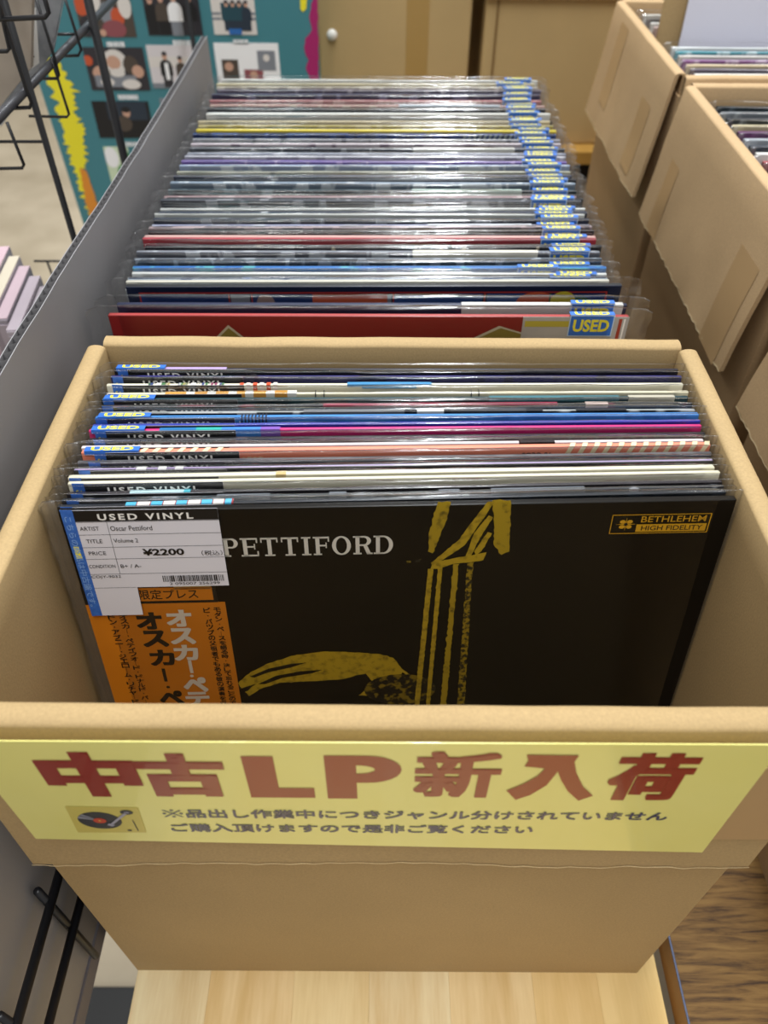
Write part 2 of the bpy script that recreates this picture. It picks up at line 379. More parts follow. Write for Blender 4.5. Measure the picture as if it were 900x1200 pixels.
t = thing('paper_sign', 'yellow laminated paper sign in red Japanese lettering on the front carton flap', 'sign', (0, -.0115, 0))
mb = MB(); cs = G['corners']; n = 24
bl, br = cs[0], cs[1]; tl, tr = (bl[0]-.0008, .3372), (br[0]-.0004, .3378)
SY = lambda x: 0.
vs = []; fs = []
for i in range(n+1):
    u = i/n; a = Vector((bl[0]+(br[0]-bl[0])*u, bl[1]+(br[1]-bl[1])*u)); b = Vector((tl[0]+(tr[0]-tl[0])*u, tl[1]+(tr[1]-tl[1])*u))
    vs += [(a.x, 0, a.y), (b.x, 0, b.y), (a.x, .0004, a.y), (b.x, .0004, b.y)]
for i in range(n):
    k = i*4; fs += [(k, k+4, k+5, k+1), (k+2, k+3, k+7, k+6), (k, k+2, k+6, k+4), (k+1, k+5, k+7, k+3)]
fs += [(0, 1, 3, 2), (n*4, n*4+2, n*4+3, n*4+1)]
mb.add(vs, fs); SIGNP = noisy('laminated_yellow_paper', '#EBE486', '#EDE78E', 18, .30, .06, bscale=14, coat=.35, bdist=.003)
mb.build('sign_sheet', SIGNP, t)
mb = MB(); RED = flat('sign_red_ink', '#8C231B', .3, coat=.35)
def bb(k): q = G[k]; return min(p[0] for p in q), max(p[0] for p in q), min(p[1] for p in q), max(p[1] for p in q)
yy = -.0002
for k, ch in (('naka', '中'), ('ko', '古'), ('shin', '新'), ('ka', '荷')):
    a0, a1, b0, b1 = bb(k); btext(mb, ch, a0, a1, b0, b1, yy, {'新': .00115, '荷': .0014}.get(ch, .0021), n=16)
tri_fill(mb, G['nyup'], yy-.0001)
a0, a1, b0, b1 = bb('L'); mb.poly([(a0, b0), (a1, b0), (a1, b0+.0085), (a0+.0115, b0+.0085), (a0+.0115, b1), (a0, b1)], yy)
a0, a1, b0, b1 = bb('P'); s = .0115
# P as stem plus a bowl of quads
mb.rect(a0, a0+s, b0, b1, yy)
h = .0215; cz = b1-h/2; xr = a1
outer = [(a0+s, b1)]+[(xr-.0125+.0125*math.sin(math.pi*i/12), cz+h/2*math.cos(math.pi*i/12)) for i in range(13)]+[(a0+s, b1-h)]
innr = [(a0+s, b1-.0075)]+[(xr-.0160+.0062*math.sin(math.pi*i/12), cz+(h/2-.0075)*math.cos(math.pi*i/12)) for i in range(13)]+[(a0+s, b1-h+.0075)]
vs = [(p[0], yy, p[1]) for p in outer+innr]; k = len(outer); mb.add(vs, [(i, k+i, k+i+1, i+1) for i in range(k-1)])
mb.build('headline_lettering', RED, t)
mb = MB(); INK = flat('sign_navy_ink', '#2F3A62', .3, coat=.35)
a0, a1 = G['line1'][0][0], G['line1'][1][0]
w_ = (a1-a0)/22.5; cx_, cz_ = a0+w_*.42, .2781; hh = .0036
for sg in (-1, 1): mb.poly([(cx_-hh-.0005, cz_-sg*hh*.9), (cx_-hh+.0005, cz_-sg*hh*.9), (cx_+hh+.0005, cz_+sg*hh*.9), (cx_+hh-.0005, cz_+sg*hh*.9)], yy-.00002*sg)
for dx_, dz_ in ((0, .0030), (0, -.0030), (.0034, 0), (-.0034, 0)): mb.ell(cx_+dx_, cz_+dz_, .0008, .0007, yy, 0, 8)
btext(mb, '品出し作業中につきジャンル分けされていません', a0+w_, a1, .2740, .2822, yy, .00022, n=8)
a0, a1 = G['line2'][0][0], G['line2'][1][0]
btext(mb, 'ご購入頂けますので是非ご覧ください', a0, a1, .2600, .2682, yy, .00022, n=8)
mb.build('note_lettering', INK, t)
ic = G['icon']; mb = MB(); mb.poly([ic[0], ic[1], ic[2], ic[3]], -.0002)
cx, cz = ic[4]; rx, rz = abs(ic[6][0]-ic[5][0])/2, .0083
cx = (ic[5][0]+ic[6][0])/2; rx *= .96
mb.ell(cx, cz, rx, rz, -.0003, 1, 32)
mb.poly([(cx, cz), (cx-rx*.98, cz+rz*.25), (cx-rx*.85, cz+rz*.52)], -.00035, 2); mb.poly([(cx, cz), (cx-rx*.80, cz+rz*.60), (cx-rx*.66, cz+rz*.75)], -.00035, 2)
mb.ell(cx, cz, rx*.30, rz*.30, -.0004, 3, 20); mb.ell(cx, cz, rx*.06, rz*.08, -.00045, 0, 10)
a, b = Vector(ic[7]), Vector(ic[8]); dn = (b-a).normalized(); pn = Vector((-dn.y, dn.x))*.0006
mb.ell(a.x, a.y, .0026, .0022, -.0004, 1, 16); mb.poly([tuple(a+pn), tuple(b+pn), tuple(b-pn), tuple(a-pn)], -.0005, 4)
mb.poly([tuple(b+pn*2.2), tuple(b-pn*2.2), tuple(b-pn*2.2+dn*.002), tuple(b+pn*2.2+dn*.002)], -.00055, 4); mb.ell(a.x, a.y, .001, .0009, -.0005, 4, 10)
mb.rect(ic[9][0]-.0002, ic[9][0]+.0002, ic[10][1], ic[9][1]+.001, -.0004, 1); mb.ell(ic[11][0], ic[11][1], .0010, .0008, -.0004, 1, 10)
tag(mb.build('turntable_picture', [flat('icon_beige', '#CDBE62', .3), flat('icon_black', '#33363C', .3), flat('icon_grey', '#8A8C98', .3), flat('icon_red', '#C2452E', .3), flat('icon_silver', '#A4A2B2', .3)], t), 'small printed picture of a turntable with a black record')

# ================================================================== RECORDS
def bag_mesh(seed, w=.317, h=.3165, t=.0036, lip=.003, side=.0065):
    """clear outer sleeve closed over the top, flat wrinkled seams at the sides"""
    rg = random.Random(seed); hw = w/2
    xsn = [-hw-side, -hw-side*.6, -hw-side*.25, -hw]+[-hw+w*i/22 for i in range(1, 22)]+[hw, hw+side*.25, hw+side*.6, hw+side]
    prof = [(-1, -.001), (-1, h*.3), (-1, h*.5), (-1, h*.65), (-1, h*.75)]+[(-1, h*(.80+.019*i)) for i in range(10)]+[(-1, h*.99), (-1, h)]
    for i in range(1, 6):
        a = math.pi*(1-i/6); prof.append((math.copysign(abs(math.cos(a))**.6, math.cos(a)), h+lip*math.sin(a)**.45))
    prof += [(1, h), (1, h*.985), (1, h*.965), (1, h*.945), (1, h*.92), (1, h*.87), (1, h*.7), (1, h*.3), (1, -.001)]
    vs = []; fs = []; o = Vector((seed*3.1, seed*1.7, 0))
    for x in xsn:
        over = max(0, abs(x)-hw)/side
        edge = max(0., 1-(hw-min(abs(x), hw))/.008)
        half = t/2*(1-edge*.85)*(1-over*.9)+.00008
        for s, z in prof:
            nn = noise.noise(Vector((x*38, z*14, s*.7))+o); n2 = noise.noise(Vector((x*220, z*60, s*.4))+o)
            y = s*half
            if over == 0: y += (1 if s > 0 else -1)*abs(s)*max(-.0002, nn*.0004)
            else:
                y += (noise.noise(Vector((over*1.5, z*130, 7))+o)*.0034+noise.noise(Vector((over*3, z*420, s))+o)*.0016+n2*.0008)*min(1, over*1.3)
            zz = z+(nn*.0007+n2*.0003 if z > h*.99 else 0)
            xx = x
            if over: xx += math.copysign(noise.noise(Vector((3, z*160, over))+o)*.0045*over, x); zz += -over*over*.003*(z > h*.97)+n2*.001
            vs.append((xx, y, zz))
    m = len(prof)
    for i in range(len(xsn)-1):
        for k in range(m-1): fs.append((i*m+k, (i+1)*m+k, (i+1)*m+k+1, i*m+k+1))
    me = bpy.data.meshes.new('bag'); me.from_pydata(vs, [], fs); me.polygons.foreach_set('use_smooth', [True]*len(fs)); me.materials.append(BAG); me.materials.append(SEAM)
    for p in me.polygons:
        if abs(p.center.x) > hw: p.material_index = 1
    me.update()
    return me
BAGS = [bag_mesh(i, t=.0036, lip=.0014+.0004*(i % 4)) for i in range(10)]
THICKBAGS = [bag_mesh(20+i, t=.0056, lip=.003) for i in range(3)]
BIGBAG = [bag_mesh(40+i, t=.0056, lip=.0040, side=.012) for i in range(2)]
def jacket(parent, mat, thick=.003, w=.315, h=.315, edge=None, name='jacket'):
    mb = MB(); mb.box(-w/2, w/2, -thick/2, thick/2, 0, h); mb.mi[5] = 1 if edge else 0
    o = mb.build(name, [mat]+([edge] if edge else []), parent, bevel=.0006)
    return o
def wrap_patch(mb, x0, x1, h, th, depth=.007, mi=0, back=True):
    """print that runs over the top edge of a jacket and a little down its front"""
    y0, y1 = -th/2-.00025, th/2
    vs = []
    for x in (x0, x1): vs += [(x, y0, h-depth), (x, y0, h+.0003), (x, y1, h+.0003)]
    mb.add(vs, [(0, 3, 4, 1), (1, 4, 5, 2)], mi)
# USED sticker: blue, yellow rounded capitals
def sticker_meshes():
    mb = MB(); w, h = .0270, .0145
    mb.rect(0, w, -h, 0, 0, 0, t=.0001); mb.rect(.0006, w-.0006, -h+.0006, -.0006, -.0001, 1)
    text(mb, 'USED', .0025, w-.0025, -h+.0032, -.0028, -.0002, 2, bold=.035)
    # half that folds over the top edge
    return mb.mesh('used_sticker')
STK = sticker_meshes()
for mm in (PALEB, BLUE, YELI): STK.materials.append(mm)
_m = MB(); text(_m, 'USED', .0030, .0240, -.44, .30, 0, 0, bold=.035); _m.v = [(p[0], p[2], 0) for p in _m.v]
TOPTXT = _m.mesh('used_top'); TOPTXT.materials.append(YELI)
def add_sticker(parent, x, z, th, over=False, lift=.0026):
    # stuck on the outside of the plastic, folded over its top edge
    yo = max(th, .0036)/2+.0006; zt_ = z+(.0012 if over else lift)
    o = bpy.data.objects.new('price_sticker', STK); COL.objects.link(o); o.parent = parent; o.location = (x, -yo, zt_)
    mb = MB(); mb.box(x, x+.0270, -yo, yo-.0006, zt_, zt_+.0001)
    if over: mb.box(x, x+.0270, -yo-.0001, -yo, zt_-.0022, zt_+.0001); bpy.data.objects.remove(o)
    f = mb.build('sticker_fold', BLUE, parent)
    c = bpy.data.objects.new('sticker_print', TOPTXT); COL.objects.link(c); c.parent = f; c.location = (x, 0, zt_+.0002); c.scale = (1, yo*2, 1)
    return f
# price label (shared meshes)
D = {'label': [(-0.15591, 0.31719), (-0.08427, 0.31521), (-0.08431, 0.27006), (-0.15011, 0.26966), (-0.1289, 0.26971), (-0.12985, 0.25158), (-0.15462, 0.25099), (-0.15211, 0.31604), (-0.08436, 0.31007), (-0.15018, 0.25119), (-0.15286, 0.31739), (-0.15268, 0.31134)], 'rows': [(-0.15078, 0.3102), (-0.08415, 0.3091), (-0.15031, 0.30275), (-0.08391, 0.30301), (-0.1494, 0.29553), (-0.08398, 0.29509), (-0.14964, 0.28845), (-0.08428, 0.28785), (-0.15, 0.27912), (-0.08423, 0.27862), (-0.13598, 0.30987), (-0.13575, 0.27905)], 'ltext': [(-0.14884, 0.30535), (-0.13879, 0.30788), (-0.13498, 0.30517), (-0.11556, 0.30776), (-0.14751, 0.29804), (-0.13976, 0.30068), (-0.135, 0.29803), (-0.12344, 0.30057), (-0.14798, 0.29089), (-0.13942, 0.29328), (-0.1227, 0.28997), (-0.10289, 0.2944), (-0.09487, 0.28914), (-0.08462, 0.29251), (-0.14978, 0.28271), (-0.13689, 0.28475), (-0.13451, 0.28247), (-0.12446, 0.28459), (-0.15012, 0.27595), (-0.13536, 0.27814), (-0.11605, 0.27368), (-0.08552, 0.27745), (-0.11297, 0.27129), (-0.08898, 0.27281), (-0.13934, 0.31144), (-0.09583, 0.31399)], 'obi': [(-0.08885, 0.25756), (-0.08734, 0.17888), (-0.12919, 0.26817), (-0.09361, 0.25929), (-0.13004, 0.26031), (-0.10059, 0.26441), (-0.11206, 0.26972), (-0.09385, 0.26658), (-0.09205, 0.25765)], 'black': [(-0.12784, 0.24608), (-0.12702, 0.23334), (-0.1257, 0.2192), (-0.12671, 0.20548), (-0.12633, 0.19599), (-0.12579, 0.18723)], 'white': [(-0.11261, 0.24729), (-0.11272, 0.23462), (-0.11271, 0.22236), (-0.1118, 0.21147), (-0.11218, 0.20442), (-0.11126, 0.19738), (-0.11159, 0.18574)], 'smallR': [(-0.09554, 0.25174), (-0.09438, 0.18114), (-0.10006, 0.25105), (-0.09965, 0.18133)], 'smallL': [(-0.14093, 0.24977), (-0.13834, 0.18273), (-0.14568, 0.24991), (-0.14552, 0.18299)], 'pett': [(-0.08598, 0.28694), (-0.0036, 0.29705), (-0.08451, 0.29897), (-0.00354, 0.28713)], 'bass': [[(0.01707, 0.31718), (0.02292, 0.31705), (0.02172, 0.30715), (0.01801, 0.29436), (0.0157, 0.28666), (0.01338, 0.28783), (0.01353, 0.29881), (0.01566, 0.31042)], [(0.04211, 0.31746), (0.05099, 0.31726), (0.05288, 0.28686), (0.0492, 0.2847), (0.04511, 0.2915), (0.04384, 0.30665)], [(0.04016, 0.31668), (0.04352, 0.31661), (0.03069, 0.29075), (0.02028, 0.28202), (0.01692, 0.27752), (0.01504, 0.28056), (0.02754, 0.29413), (0.03447, 0.30686)], [(0.04112, 0.30881), (0.04325, 0.30771), (0.03744, 0.29389), (0.03428, 0.28394), (0.03163, 0.28401), (0.03506, 0.29831)], [(0.04153, 0.29924), (0.04369, 0.2981), (0.03932, 0.28719), (0.03688, 0.28455), (0.03581, 0.28728)], [(0.01555, 0.281), (0.042, 0.28668), (0.04063, 0.28151), (0.0257, 0.2796), (0.01873, 0.27678), (0.01517, 0.27687)], [(0.01375, 0.27691), (0.01641, 0.27684), (0.01218, 0.17602), (0.00931, 0.17612)], [(0.01863, 0.27909), (0.02092, 0.27949), (0.01814, 0.1758), (0.01588, 0.17588)], [(0.02606, 0.27936), (0.0287, 0.27975), (0.0274, 0.17547), (0.0241, 0.17559)], [(0.03293, 0.2801), (0.03574, 0.28049), (0.03791, 0.17508), (0.03358, 0.17524)], [(0.00301, 0.28223), (0.00511, 0.28263), (0.00514, 0.28126), (0.00338, 0.28108)], [(0.00705, 0.28258), (0.01001, 0.28341), (0.00971, 0.2816), (0.00761, 0.2812)]], 'hand': [(-0.088, 0.19782), (-0.08026, 0.20617), (-0.06994, 0.21286), (-0.05602, 0.21849), (-0.03862, 0.22094), (-0.0233, 0.21963), (-0.00983, 0.21783), (-0.00304, 0.21485), (0.00193, 0.20627), (0.01105, 0.19588), (0.00197, 0.20342), (0.00114, 0.19033), (-0.0079, 0.18466), (-0.02203, 0.18517), (-0.01388, 0.19527), (-0.01776, 0.20264), (-0.02171, 0.2022), (-0.03167, 0.19879), (-0.04754, 0.19788), (-0.06539, 0.19704), (-0.07563, 0.193), (-0.08321, 0.18674), (-0.08484, 0.19037), (-0.07826, 0.19661), (-0.0865, 0.19338)], 'gap1': [(-0.081, 0.20277), (-0.0703, 0.20867), (-0.05841, 0.21192), (-0.04964, 0.21275), (-0.0586, 0.20912), (-0.07055, 0.20584), (-0.07874, 0.20183)], 'gap2': [(-0.07728, 0.19657), (-0.06689, 0.20287), (-0.05296, 0.20611), (-0.04119, 0.20685), (-0.0472, 0.20421), (-0.06309, 0.2013), (-0.07334, 0.19644)], 'gap3': [(-0.01275, 0.21378), (-0.00983, 0.21645), (-0.00692, 0.21219), (-0.00985, 0.20949)], 'beth': [(0.09996, 0.30758), (0.1475, 0.30787), (0.1475, 0.29644), (0.10006, 0.29631), (0.10729, 0.30214), (0.10236, 0.30225), (0.11309, 0.302), (0.10654, 0.30624), (0.108, 0.29829), (0.11569, 0.30316), (0.14548, 0.30611), (0.11471, 0.29752), (0.14577, 0.30095), (0.1154, 0.29843), (0.14516, 0.29989)]}
Lb = D['label']; LX0, LX1 = -.1555, -.0843; LT, LB_ = .3172, .2700
BLX = -.1500
def label_meshes(full):
    base = MB()
    base.poly([(BLX, .2516), (-.1296, .2516), (-.1292, LB_), (LX1, LB_), (LX1, .3168), (BLX, .3168)], 0, 0, t=.00015)
    head = MB(); head.rect(BLX, LX1, .3105, .3168, -.0001); 
    col = MB(); col.poly([(-.1552, .2514), (BLX, .2516), (BLX, .3170), (-.1556, .3172)], -.00005, 0, t=.00015)
    ht = MB(); text(ht, 'USED VINYL', -.1393, -.0958, .3112, .3148, -.0002, bold=.03, track=1.35)
    ct = MB(); text(ct, 'こちらの商品は中古盤です。', -.1546, -.1511, .258, .3135, -.0002, rot=90, bold=.01)
    cy = MB(); cy.rect(-.1542, -.1516, .289, .296, -.00015)
    if not full: return [x.mesh() for x in (base, head, col, ht)]+[ct.mesh()]
    ln = MB(); tx = MB(); pr = MB()
    for z in (.3102, .3028, .2953, .2882, .2788): ln.rect(BLX, LX1, z-.00012, z+.00012, -.0001)
    ln.rect(-.1359, -.13566, .2788, .3102, -.0001); ln.rect(BLX, -.1296, LB_-.0001, LB_+.0001, -.0001)
    for body, a0, a1, b0, b1 in (('ARTIST', -.1488, -.1400, .3054, .3076), ('Oscar Pettiford', -.1348, -.1156, .3050, .3078), ('TITLE', -.1475, -.1400, .2980, .3002),
        ('Volume 2', -.1348, -.1234, .2980, .3004), ('PRICE', -.1479, -.1398, .2908, .2930), ('（税込）', -.0949, -.0850, .2893, .2924),
        ('CONDITION', -.1495, -.1370, .2828, .2848), ('B+ / A-', -.1345, -.1248, .2826, .2848), ('COJY-9032', -.1499, -.1356, .2760, .2781), ('2 095007 256299', -.1130, -.0885, .2712, .2728)):
        text(tx, body, a0, a1, b0, b1, -.0002)
    text(pr, '¥2200', -.1226, -.1030, .2899, .2940, -.0002, bold=.03)
    rg = random.Random(5); x = -.1158
    while x < -.0862:
        wd = rg.choice((.00022, .00022, .00045, .0007)); pr.rect(x, x+wd, .2733, .2772, -.0002); x += wd+rg.choice((.00025, .00025, .0005))
    return [x.mesh() for x in (base, head, col, ht, ct, cy, ln, tx, pr)]
LM = label_meshes(False)
for me, mm in zip(LM, (LABELW, LABELK, LBLUE, WHITE, YELI)): me.materials.append(mm)
def add_label(parent, th, dx=0, dz=0, full=False):
    if full:
        ms = label_meshes(True); mats = (LABELW, LABELK, LBLUE, WHITE, flat('pale_blue_ink', '#7FA6DC', .4), YELI, GREYINK, BLACK, BLACK)
        for me, mm in zip(ms, mats): me.materials.append(mm)
        names = ['price_label', 'label_header', 'blue_band', 'header_lettering', 'band_lettering', 'band_mark', 'rule_lines', 'label_lettering', 'price_and_barcode']
    else: ms = LM; names = ['price_label', 'label_header', 'blue_band', 'header_lettering', 'band_lettering']
    o = bpy.data.objects.new(names[0], ms[0]); COL.objects.link(o); o.parent = parent; o.location = (dx, -th/2-.0018, dz)
    for me, nm in zip(ms[1:], names[1:]):
        c = bpy.data.objects.new(nm, me); COL.objects.link(c); c.parent = o
    return o
def add_bag(parent, i, pool=BAGS, z=0., h=.315):
    o = bpy.data.objects.new('plastic_sleeve', pool[i % len(pool)]); COL.objects.link(o); o.parent = parent; o.location = (0, 0, z); o.scale = (1, 1, h/.315)
    return o

# ---- the front record
fo, flean, fyaw = ([0.00531, 0.05849, 0.02235], 9.75, 1.94)
Gp = 'records in the front carton'
FRT = thing('record_album', 'black jazz album in front with PETTIFORD in white letters, orange paper band and price label', 'record', fo, (-R(flean), 0, R(fyaw)), Gp)
TH = .0040; yf = -TH/2
COVER = noisy('black_cover_print', '#090706', '#0F0C09', 12, .30, 0, spec=.25)
jacket(FRT, COVER, TH)
ORG = noisy('obi_orange', '#C87412', '#D07C18', 20, .35, 0)
mb = MB(); mb.box(-.1576, -.0880, yf-.0003, yf-.00005, .0, .2576); ob = mb.build('obi_band', ORG, FRT)
mb = MB(); mb.box(-.1576, -.0915, yf-.0003, yf-.00005, .2576, .2692); mb.build('obi_black_panel', flat('obi_black', '#15120F', .35), ob)
mb = MB(); mb.rect(-.150, -.0934, .2594, .2682, yf-.0004); mb.build('obi_orange_strip', ORG, ob)
OBK = flat('obi_black_ink', '#1A140E', .35); OWH = flat('obi_white_ink', '#D8CDBE', .35)
mb = MB(); text(mb, '限定プレス', -.1300, -.1006, .2605, .2670, yf-.0005, bold=.01)
cols = 'オスカー・ペ'
for ch, (x, z) in zip('オスカ|・ペ', D['black']):
    if ch == '|': mb.rect(x-.0009, x+.0009, z-.0050, z+.0052, yf-.0005)
    elif ch == '・': mb.ell(x, z, .0010, .0010, yf-.0005)
    else: btext(mb, ch, x-.0068, x+.0066, z-.0062, z+.0058, yf-.0005, .0004, bold=.02)
text(mb, 'ティ', -.133, -.120, .160, .176, yf-.0005, bold=.03)
def vcol(mb, s, x, z0, z1, w):
    n = len(s); st = (z0-z1)/n
    for i, ch in enumerate(s):
        zc = z0-st*(i+.5)
        if ch in 'ー': mb.rect(x-.0001, x+.0001, zc-w*.4, zc+w*.4, yf-.0005)
        elif ch in '・、。': mb.ell(x, zc, w*.1, w*.1, yf-.0005, n=6)
        else: btext(mb, ch, x-w/2, x+w/2, zc-st*.45, zc+st*.45, yf-.0005, .00008, n=4)
vcol(mb, 'モダン・ベースを語る時、決して忘れることのできない', -.0925, .2545, .170, .0036)
vcol(mb, 'ビ・バップの父祖者でもある彼の演奏を収録', -.0977, .2545, .176, .0036)
vcol(mb, 'オスカー・ペティフォード、ドナルド・バード、', -.1405, .2510, .176, .0040)
vcol(mb, 'ドン・アブニー、ジェローム・リチャードソン', -.1462, .2510, .176, .0040)
mb.build('obi_lettering', OBK, ob)
mb = MB()
for ch, (x, z) in zip('オスカ|・ペテ', D['white']):
    if ch == '|': mb.rect(x-.0009, x+.0009, z-.0048, z+.0050, yf-.0005)
    elif ch == '・': mb.ell(x, z, .0010, .0010, yf-.0005)
    else: btext(mb, ch, x-.0066, x+.0066, z-.0059, z+.0059, yf-.0005, .0004, bold=.02)
mb.build('obi_white_lettering', OWH, ob)
mb = MB(); mb.rect(-.1120, -.0938, .2666, .2692, yf-.0004); mb.build('obi_cream_strip', flat('obi_cream', '#CFC08C', .4), ob)
# PETTIFORD in slab serif capitals, drawn stroke by stroke
def slab(mb, ch, x0, x1, z0, z1, y):
    H = z1-z0; s = H*.17; e = H*.085; sw = s*.95
    def R_(a, b, c, d): mb.rect(a, b, c, d, y)
    def serif(xc, z, up, half=s): R_(xc-half, xc+half, z if up else z-e, z+e if up else z)
    xs_ = x0+s*1.15; l = xs_-s/2; r_ = xs_+s/2
    def arc(cx, cz, rx, rz, a0, a1, wd, wz=None, n=18):
        wz = wz or wd*.65; vs = []
        for i in range(n+1):
            a = R(a0+(a1-a0)*i/n); vs += [(cx+rx*math.cos(a), y, cz+rz*math.sin(a)), (cx+(rx-wd)*math.cos(a), y, cz+(rz-wz)*math.sin(a))]
        mb.add(vs, [(2*i, 2*i+2, 2*i+3, 2*i+1) for i in range(n)])
    if ch in 'PREFTID':
        if ch == 'T': xc = (x0+x1)/2; R_(xc-s/2, xc+s/2, z0, z1); serif(xc, z0, True, s*1.3); R_(x0+s*.2, x1-s*.2, z1-e*1.1, z1); R_(x0+s*.2, x0+s*.55, z1-H*.26, z1); R_(x1-s*.55, x1-s*.2, z1-H*.26, z1); return
        if ch == 'I': xc = (x0+x1)/2; R_(xc-s/2, xc+s/2, z0, z1); serif(xc, z0, True, s*1.15); serif(xc, z1, False, s*1.15); return
        R_(l, r_, z0, z1); R_(l-s*.6, r_+s*.5, z0, z0+e); R_(l-s*.6, r_+s*.4, z1-e, z1)
    if ch == 'P' or ch == 'R':
        cz = z1-H*.27; arc(r_+(x1-r_)*.35, cz, (x1-r_)*.6, H*.27, -90, 90, s, e)
        R_(r_, r_+(x1-r_)*.36, z1-e, z1); R_(r_, r_+(x1-r_)*.36, cz-H*.27, cz-H*.27+e)
        if ch == 'R':
            mb.poly([(r_+(x1-r_)*.3, cz-H*.25), (r_+(x1-r_)*.3+s, cz-H*.25), (x1-s*.1, z0), (x1-s*1.2, z0)], y); R_(x1-s*1.2, x1+s*.2, z0, z0+e)
    if ch in 'EF':
        R_(r_, x1-s*.2, z1-e*1.1, z1); R_(x1-s*.5, x1-s*.15, z1-H*.27, z1)
        R_(r_, x1-s*.9, z0+H*.48, z0+H*.48+e); R_(x1-s*1.1, x1-s*.8, z0+H*.38, z0+H*.68)
        if ch == 'E': R_(r_, x1-s*.1, z0, z0+e*1.1); R_(x1-s*.4, x1-s*.05, z0, z0+H*.28)
    if ch == 'D': R_(r_, r_+(x1-r_)*.3, z1-e, z1); R_(r_, r_+(x1-r_)*.3, z0, z0+e); arc(r_+(x1-r_)*.25, (z0+z1)/2, (x1-r_)*.75, H/2, -90, 90, s, e)
    if ch == 'O': arc((x0+x1)/2, (z0+z1)/2, (x1-x0)/2*.96, H/2*1.03, 0, 360, s, e, 32)
pq = D['pett']; z0 = (pq[0][1]+pq[3][1])/2-.0002; z1 = (pq[1][1]+pq[2][1])/2
xr = pq[1][0]; widths = [.92, .95, 1.0, 1.0, .55, .9, 1.05, 1.0, 1.05]; xl0 = -.0855; tot = sum(widths)+.09*8; un = (xr-xl0)/tot; x = xl0
mb = MB()
for ch, wd in zip('PETTIFORD', widths): slab(mb, ch, x, x+wd*un, z0, z1, yf-.0003); x += (wd+.09)*un
mb.build('title_lettering', flat('title_white_ink', '#DEDAD0', .3), FRT)
YO = noisy('olive_yellow_print', '#7C6614', '#B3951E', 300, .3, 0, lo=.30, hi=.52, detail=8)
YG = noisy('olive_yellow_grainy_print', '#0E0C0A', '#9A8018', 420, .3, 0, lo=.44, hi=.56, detail=8)
def ragged(pts, amp=.00028, step=.0016, seed=0):
    out = []; 
    for i in range(len(pts)):
        a, b = Vector(pts[i]), Vector(pts[(i+1) % len(pts)]); n = max(1, int((b-a).length/step)); nr = Vector((-(b-a).y, (b-a).x)).normalized()
        for k in range(n):
            p = a.lerp(b, k/n); out.append(tuple(p+nr*noise.noise(Vector((p.x*900, p.y*900, seed)))*amp*1.6))
    return out
mb = MB()
for i, pg in enumerate(D['bass']): tri_fill(mb, ragged(pg, .0005 if i in (0, 1, 8, 9) else .00025), yf-.0003-.00002*i, 1 if i in (9, 10, 11) else (2 if i in (0, 1, 8) else 0))
tag(mb.build('bass_print', [YO, YG, noisy('olive_yellow_worn_print', '#2A230C', '#A78B1A', 160, .3, 0, lo=.25, hi=.42, detail=8)], FRT), 'olive yellow print of a double bass scroll and strings')
mb = MB(); hp = D['hand']; tri_fill(mb, ragged(hp, .0004), yf-.0003, 0)
for g in ('gap1', 'gap2'): tri_fill(mb, D[g], yf-.0004, 1)
H2 = hp[11:14]; 
# speckled shade at the wrist
cx_, cz_ = (hp[8][0]+hp[12][0])/2+.004, (hp[8][1]+hp[12][1])/2-.002
mb.ell(cx_, cz_-.004, .020, .0125, yf-.00035, 2, 24)
tag(mb.build('hand_print', [YO, COVER, noisy('hand_shade_print', '#0E0C0A', '#7E6814', 260, .3, 0, lo=.48, hi=.60, detail=8)], FRT), 'olive yellow print of a playing hand')
bq = D['beth']; mb = MB(); GOLD = flat('logo_gold_ink', '#D9A21E', .3)
x0 = (bq[0][0]+bq[3][0])/2; x1 = (bq[1][0]+bq[2][0])/2; z1 = (bq[0][1]+bq[1][1])/2; z0 = (bq[2][1]+bq[3][1])/2; y = yf-.0003; e = .0004
mb.rect(x0, x1, z1-e, z1, y); mb.rect(x0, x1, z0, z0+e, y); mb.rect(x0, x0+e, z0, z1, y); mb.rect(x1-e, x1, z0, z1, y)
ex, ez = x0+.0072, (z0+z1)/2
st = []
for i in range(8):
    rr = .0050 if i % 4 == 0 else (.0044 if i % 4 == 2 else .0014); a = i*math.pi/4; st.append((ex+rr*math.cos(a)*(1.0), ez+rr*math.sin(a)*.85))
st2 = []
for i in range(16):
    a = i*math.pi/8; rr = [.0052, .0008, .0026, .0008][i % 4] if i % 4 != 0 else .0052
    if i % 8 == 4: rr = .0040
    st2.append((ex+rr*math.cos(a), ez+rr*math.sin(a)))
mb.poly(st2, y)
for sx in (-1, 1):
    for sz in (-1, 1): mb.ell(ex+sx*.0017, ez+sz*.0015, .0014, .0011, y-.00005, 0, 10)
text(mb, 'BETHLEHEM', x0+.0142, x1-.0022, ez+.0010, z1-.0012, y, bold=.004)
mb.rect(x0+.0125, x1-.0012, z0+.0010, ez-.0002, y)
lg = mb.build('label_logo', GOLD, FRT)
mb = MB(); text(mb, 'HIGH FIDELITY', x0+.0150, x1-.0030, z0+.0018, ez-.0010, y-.0001, bold=.01); mb.ell(ex, ez, .0009, .0009, y-.0001); mb.build('logo_lettering', BLACK, lg)
add_label(FRT, TH, full=True)
add_bag(FRT, 1, THICKBAGS)

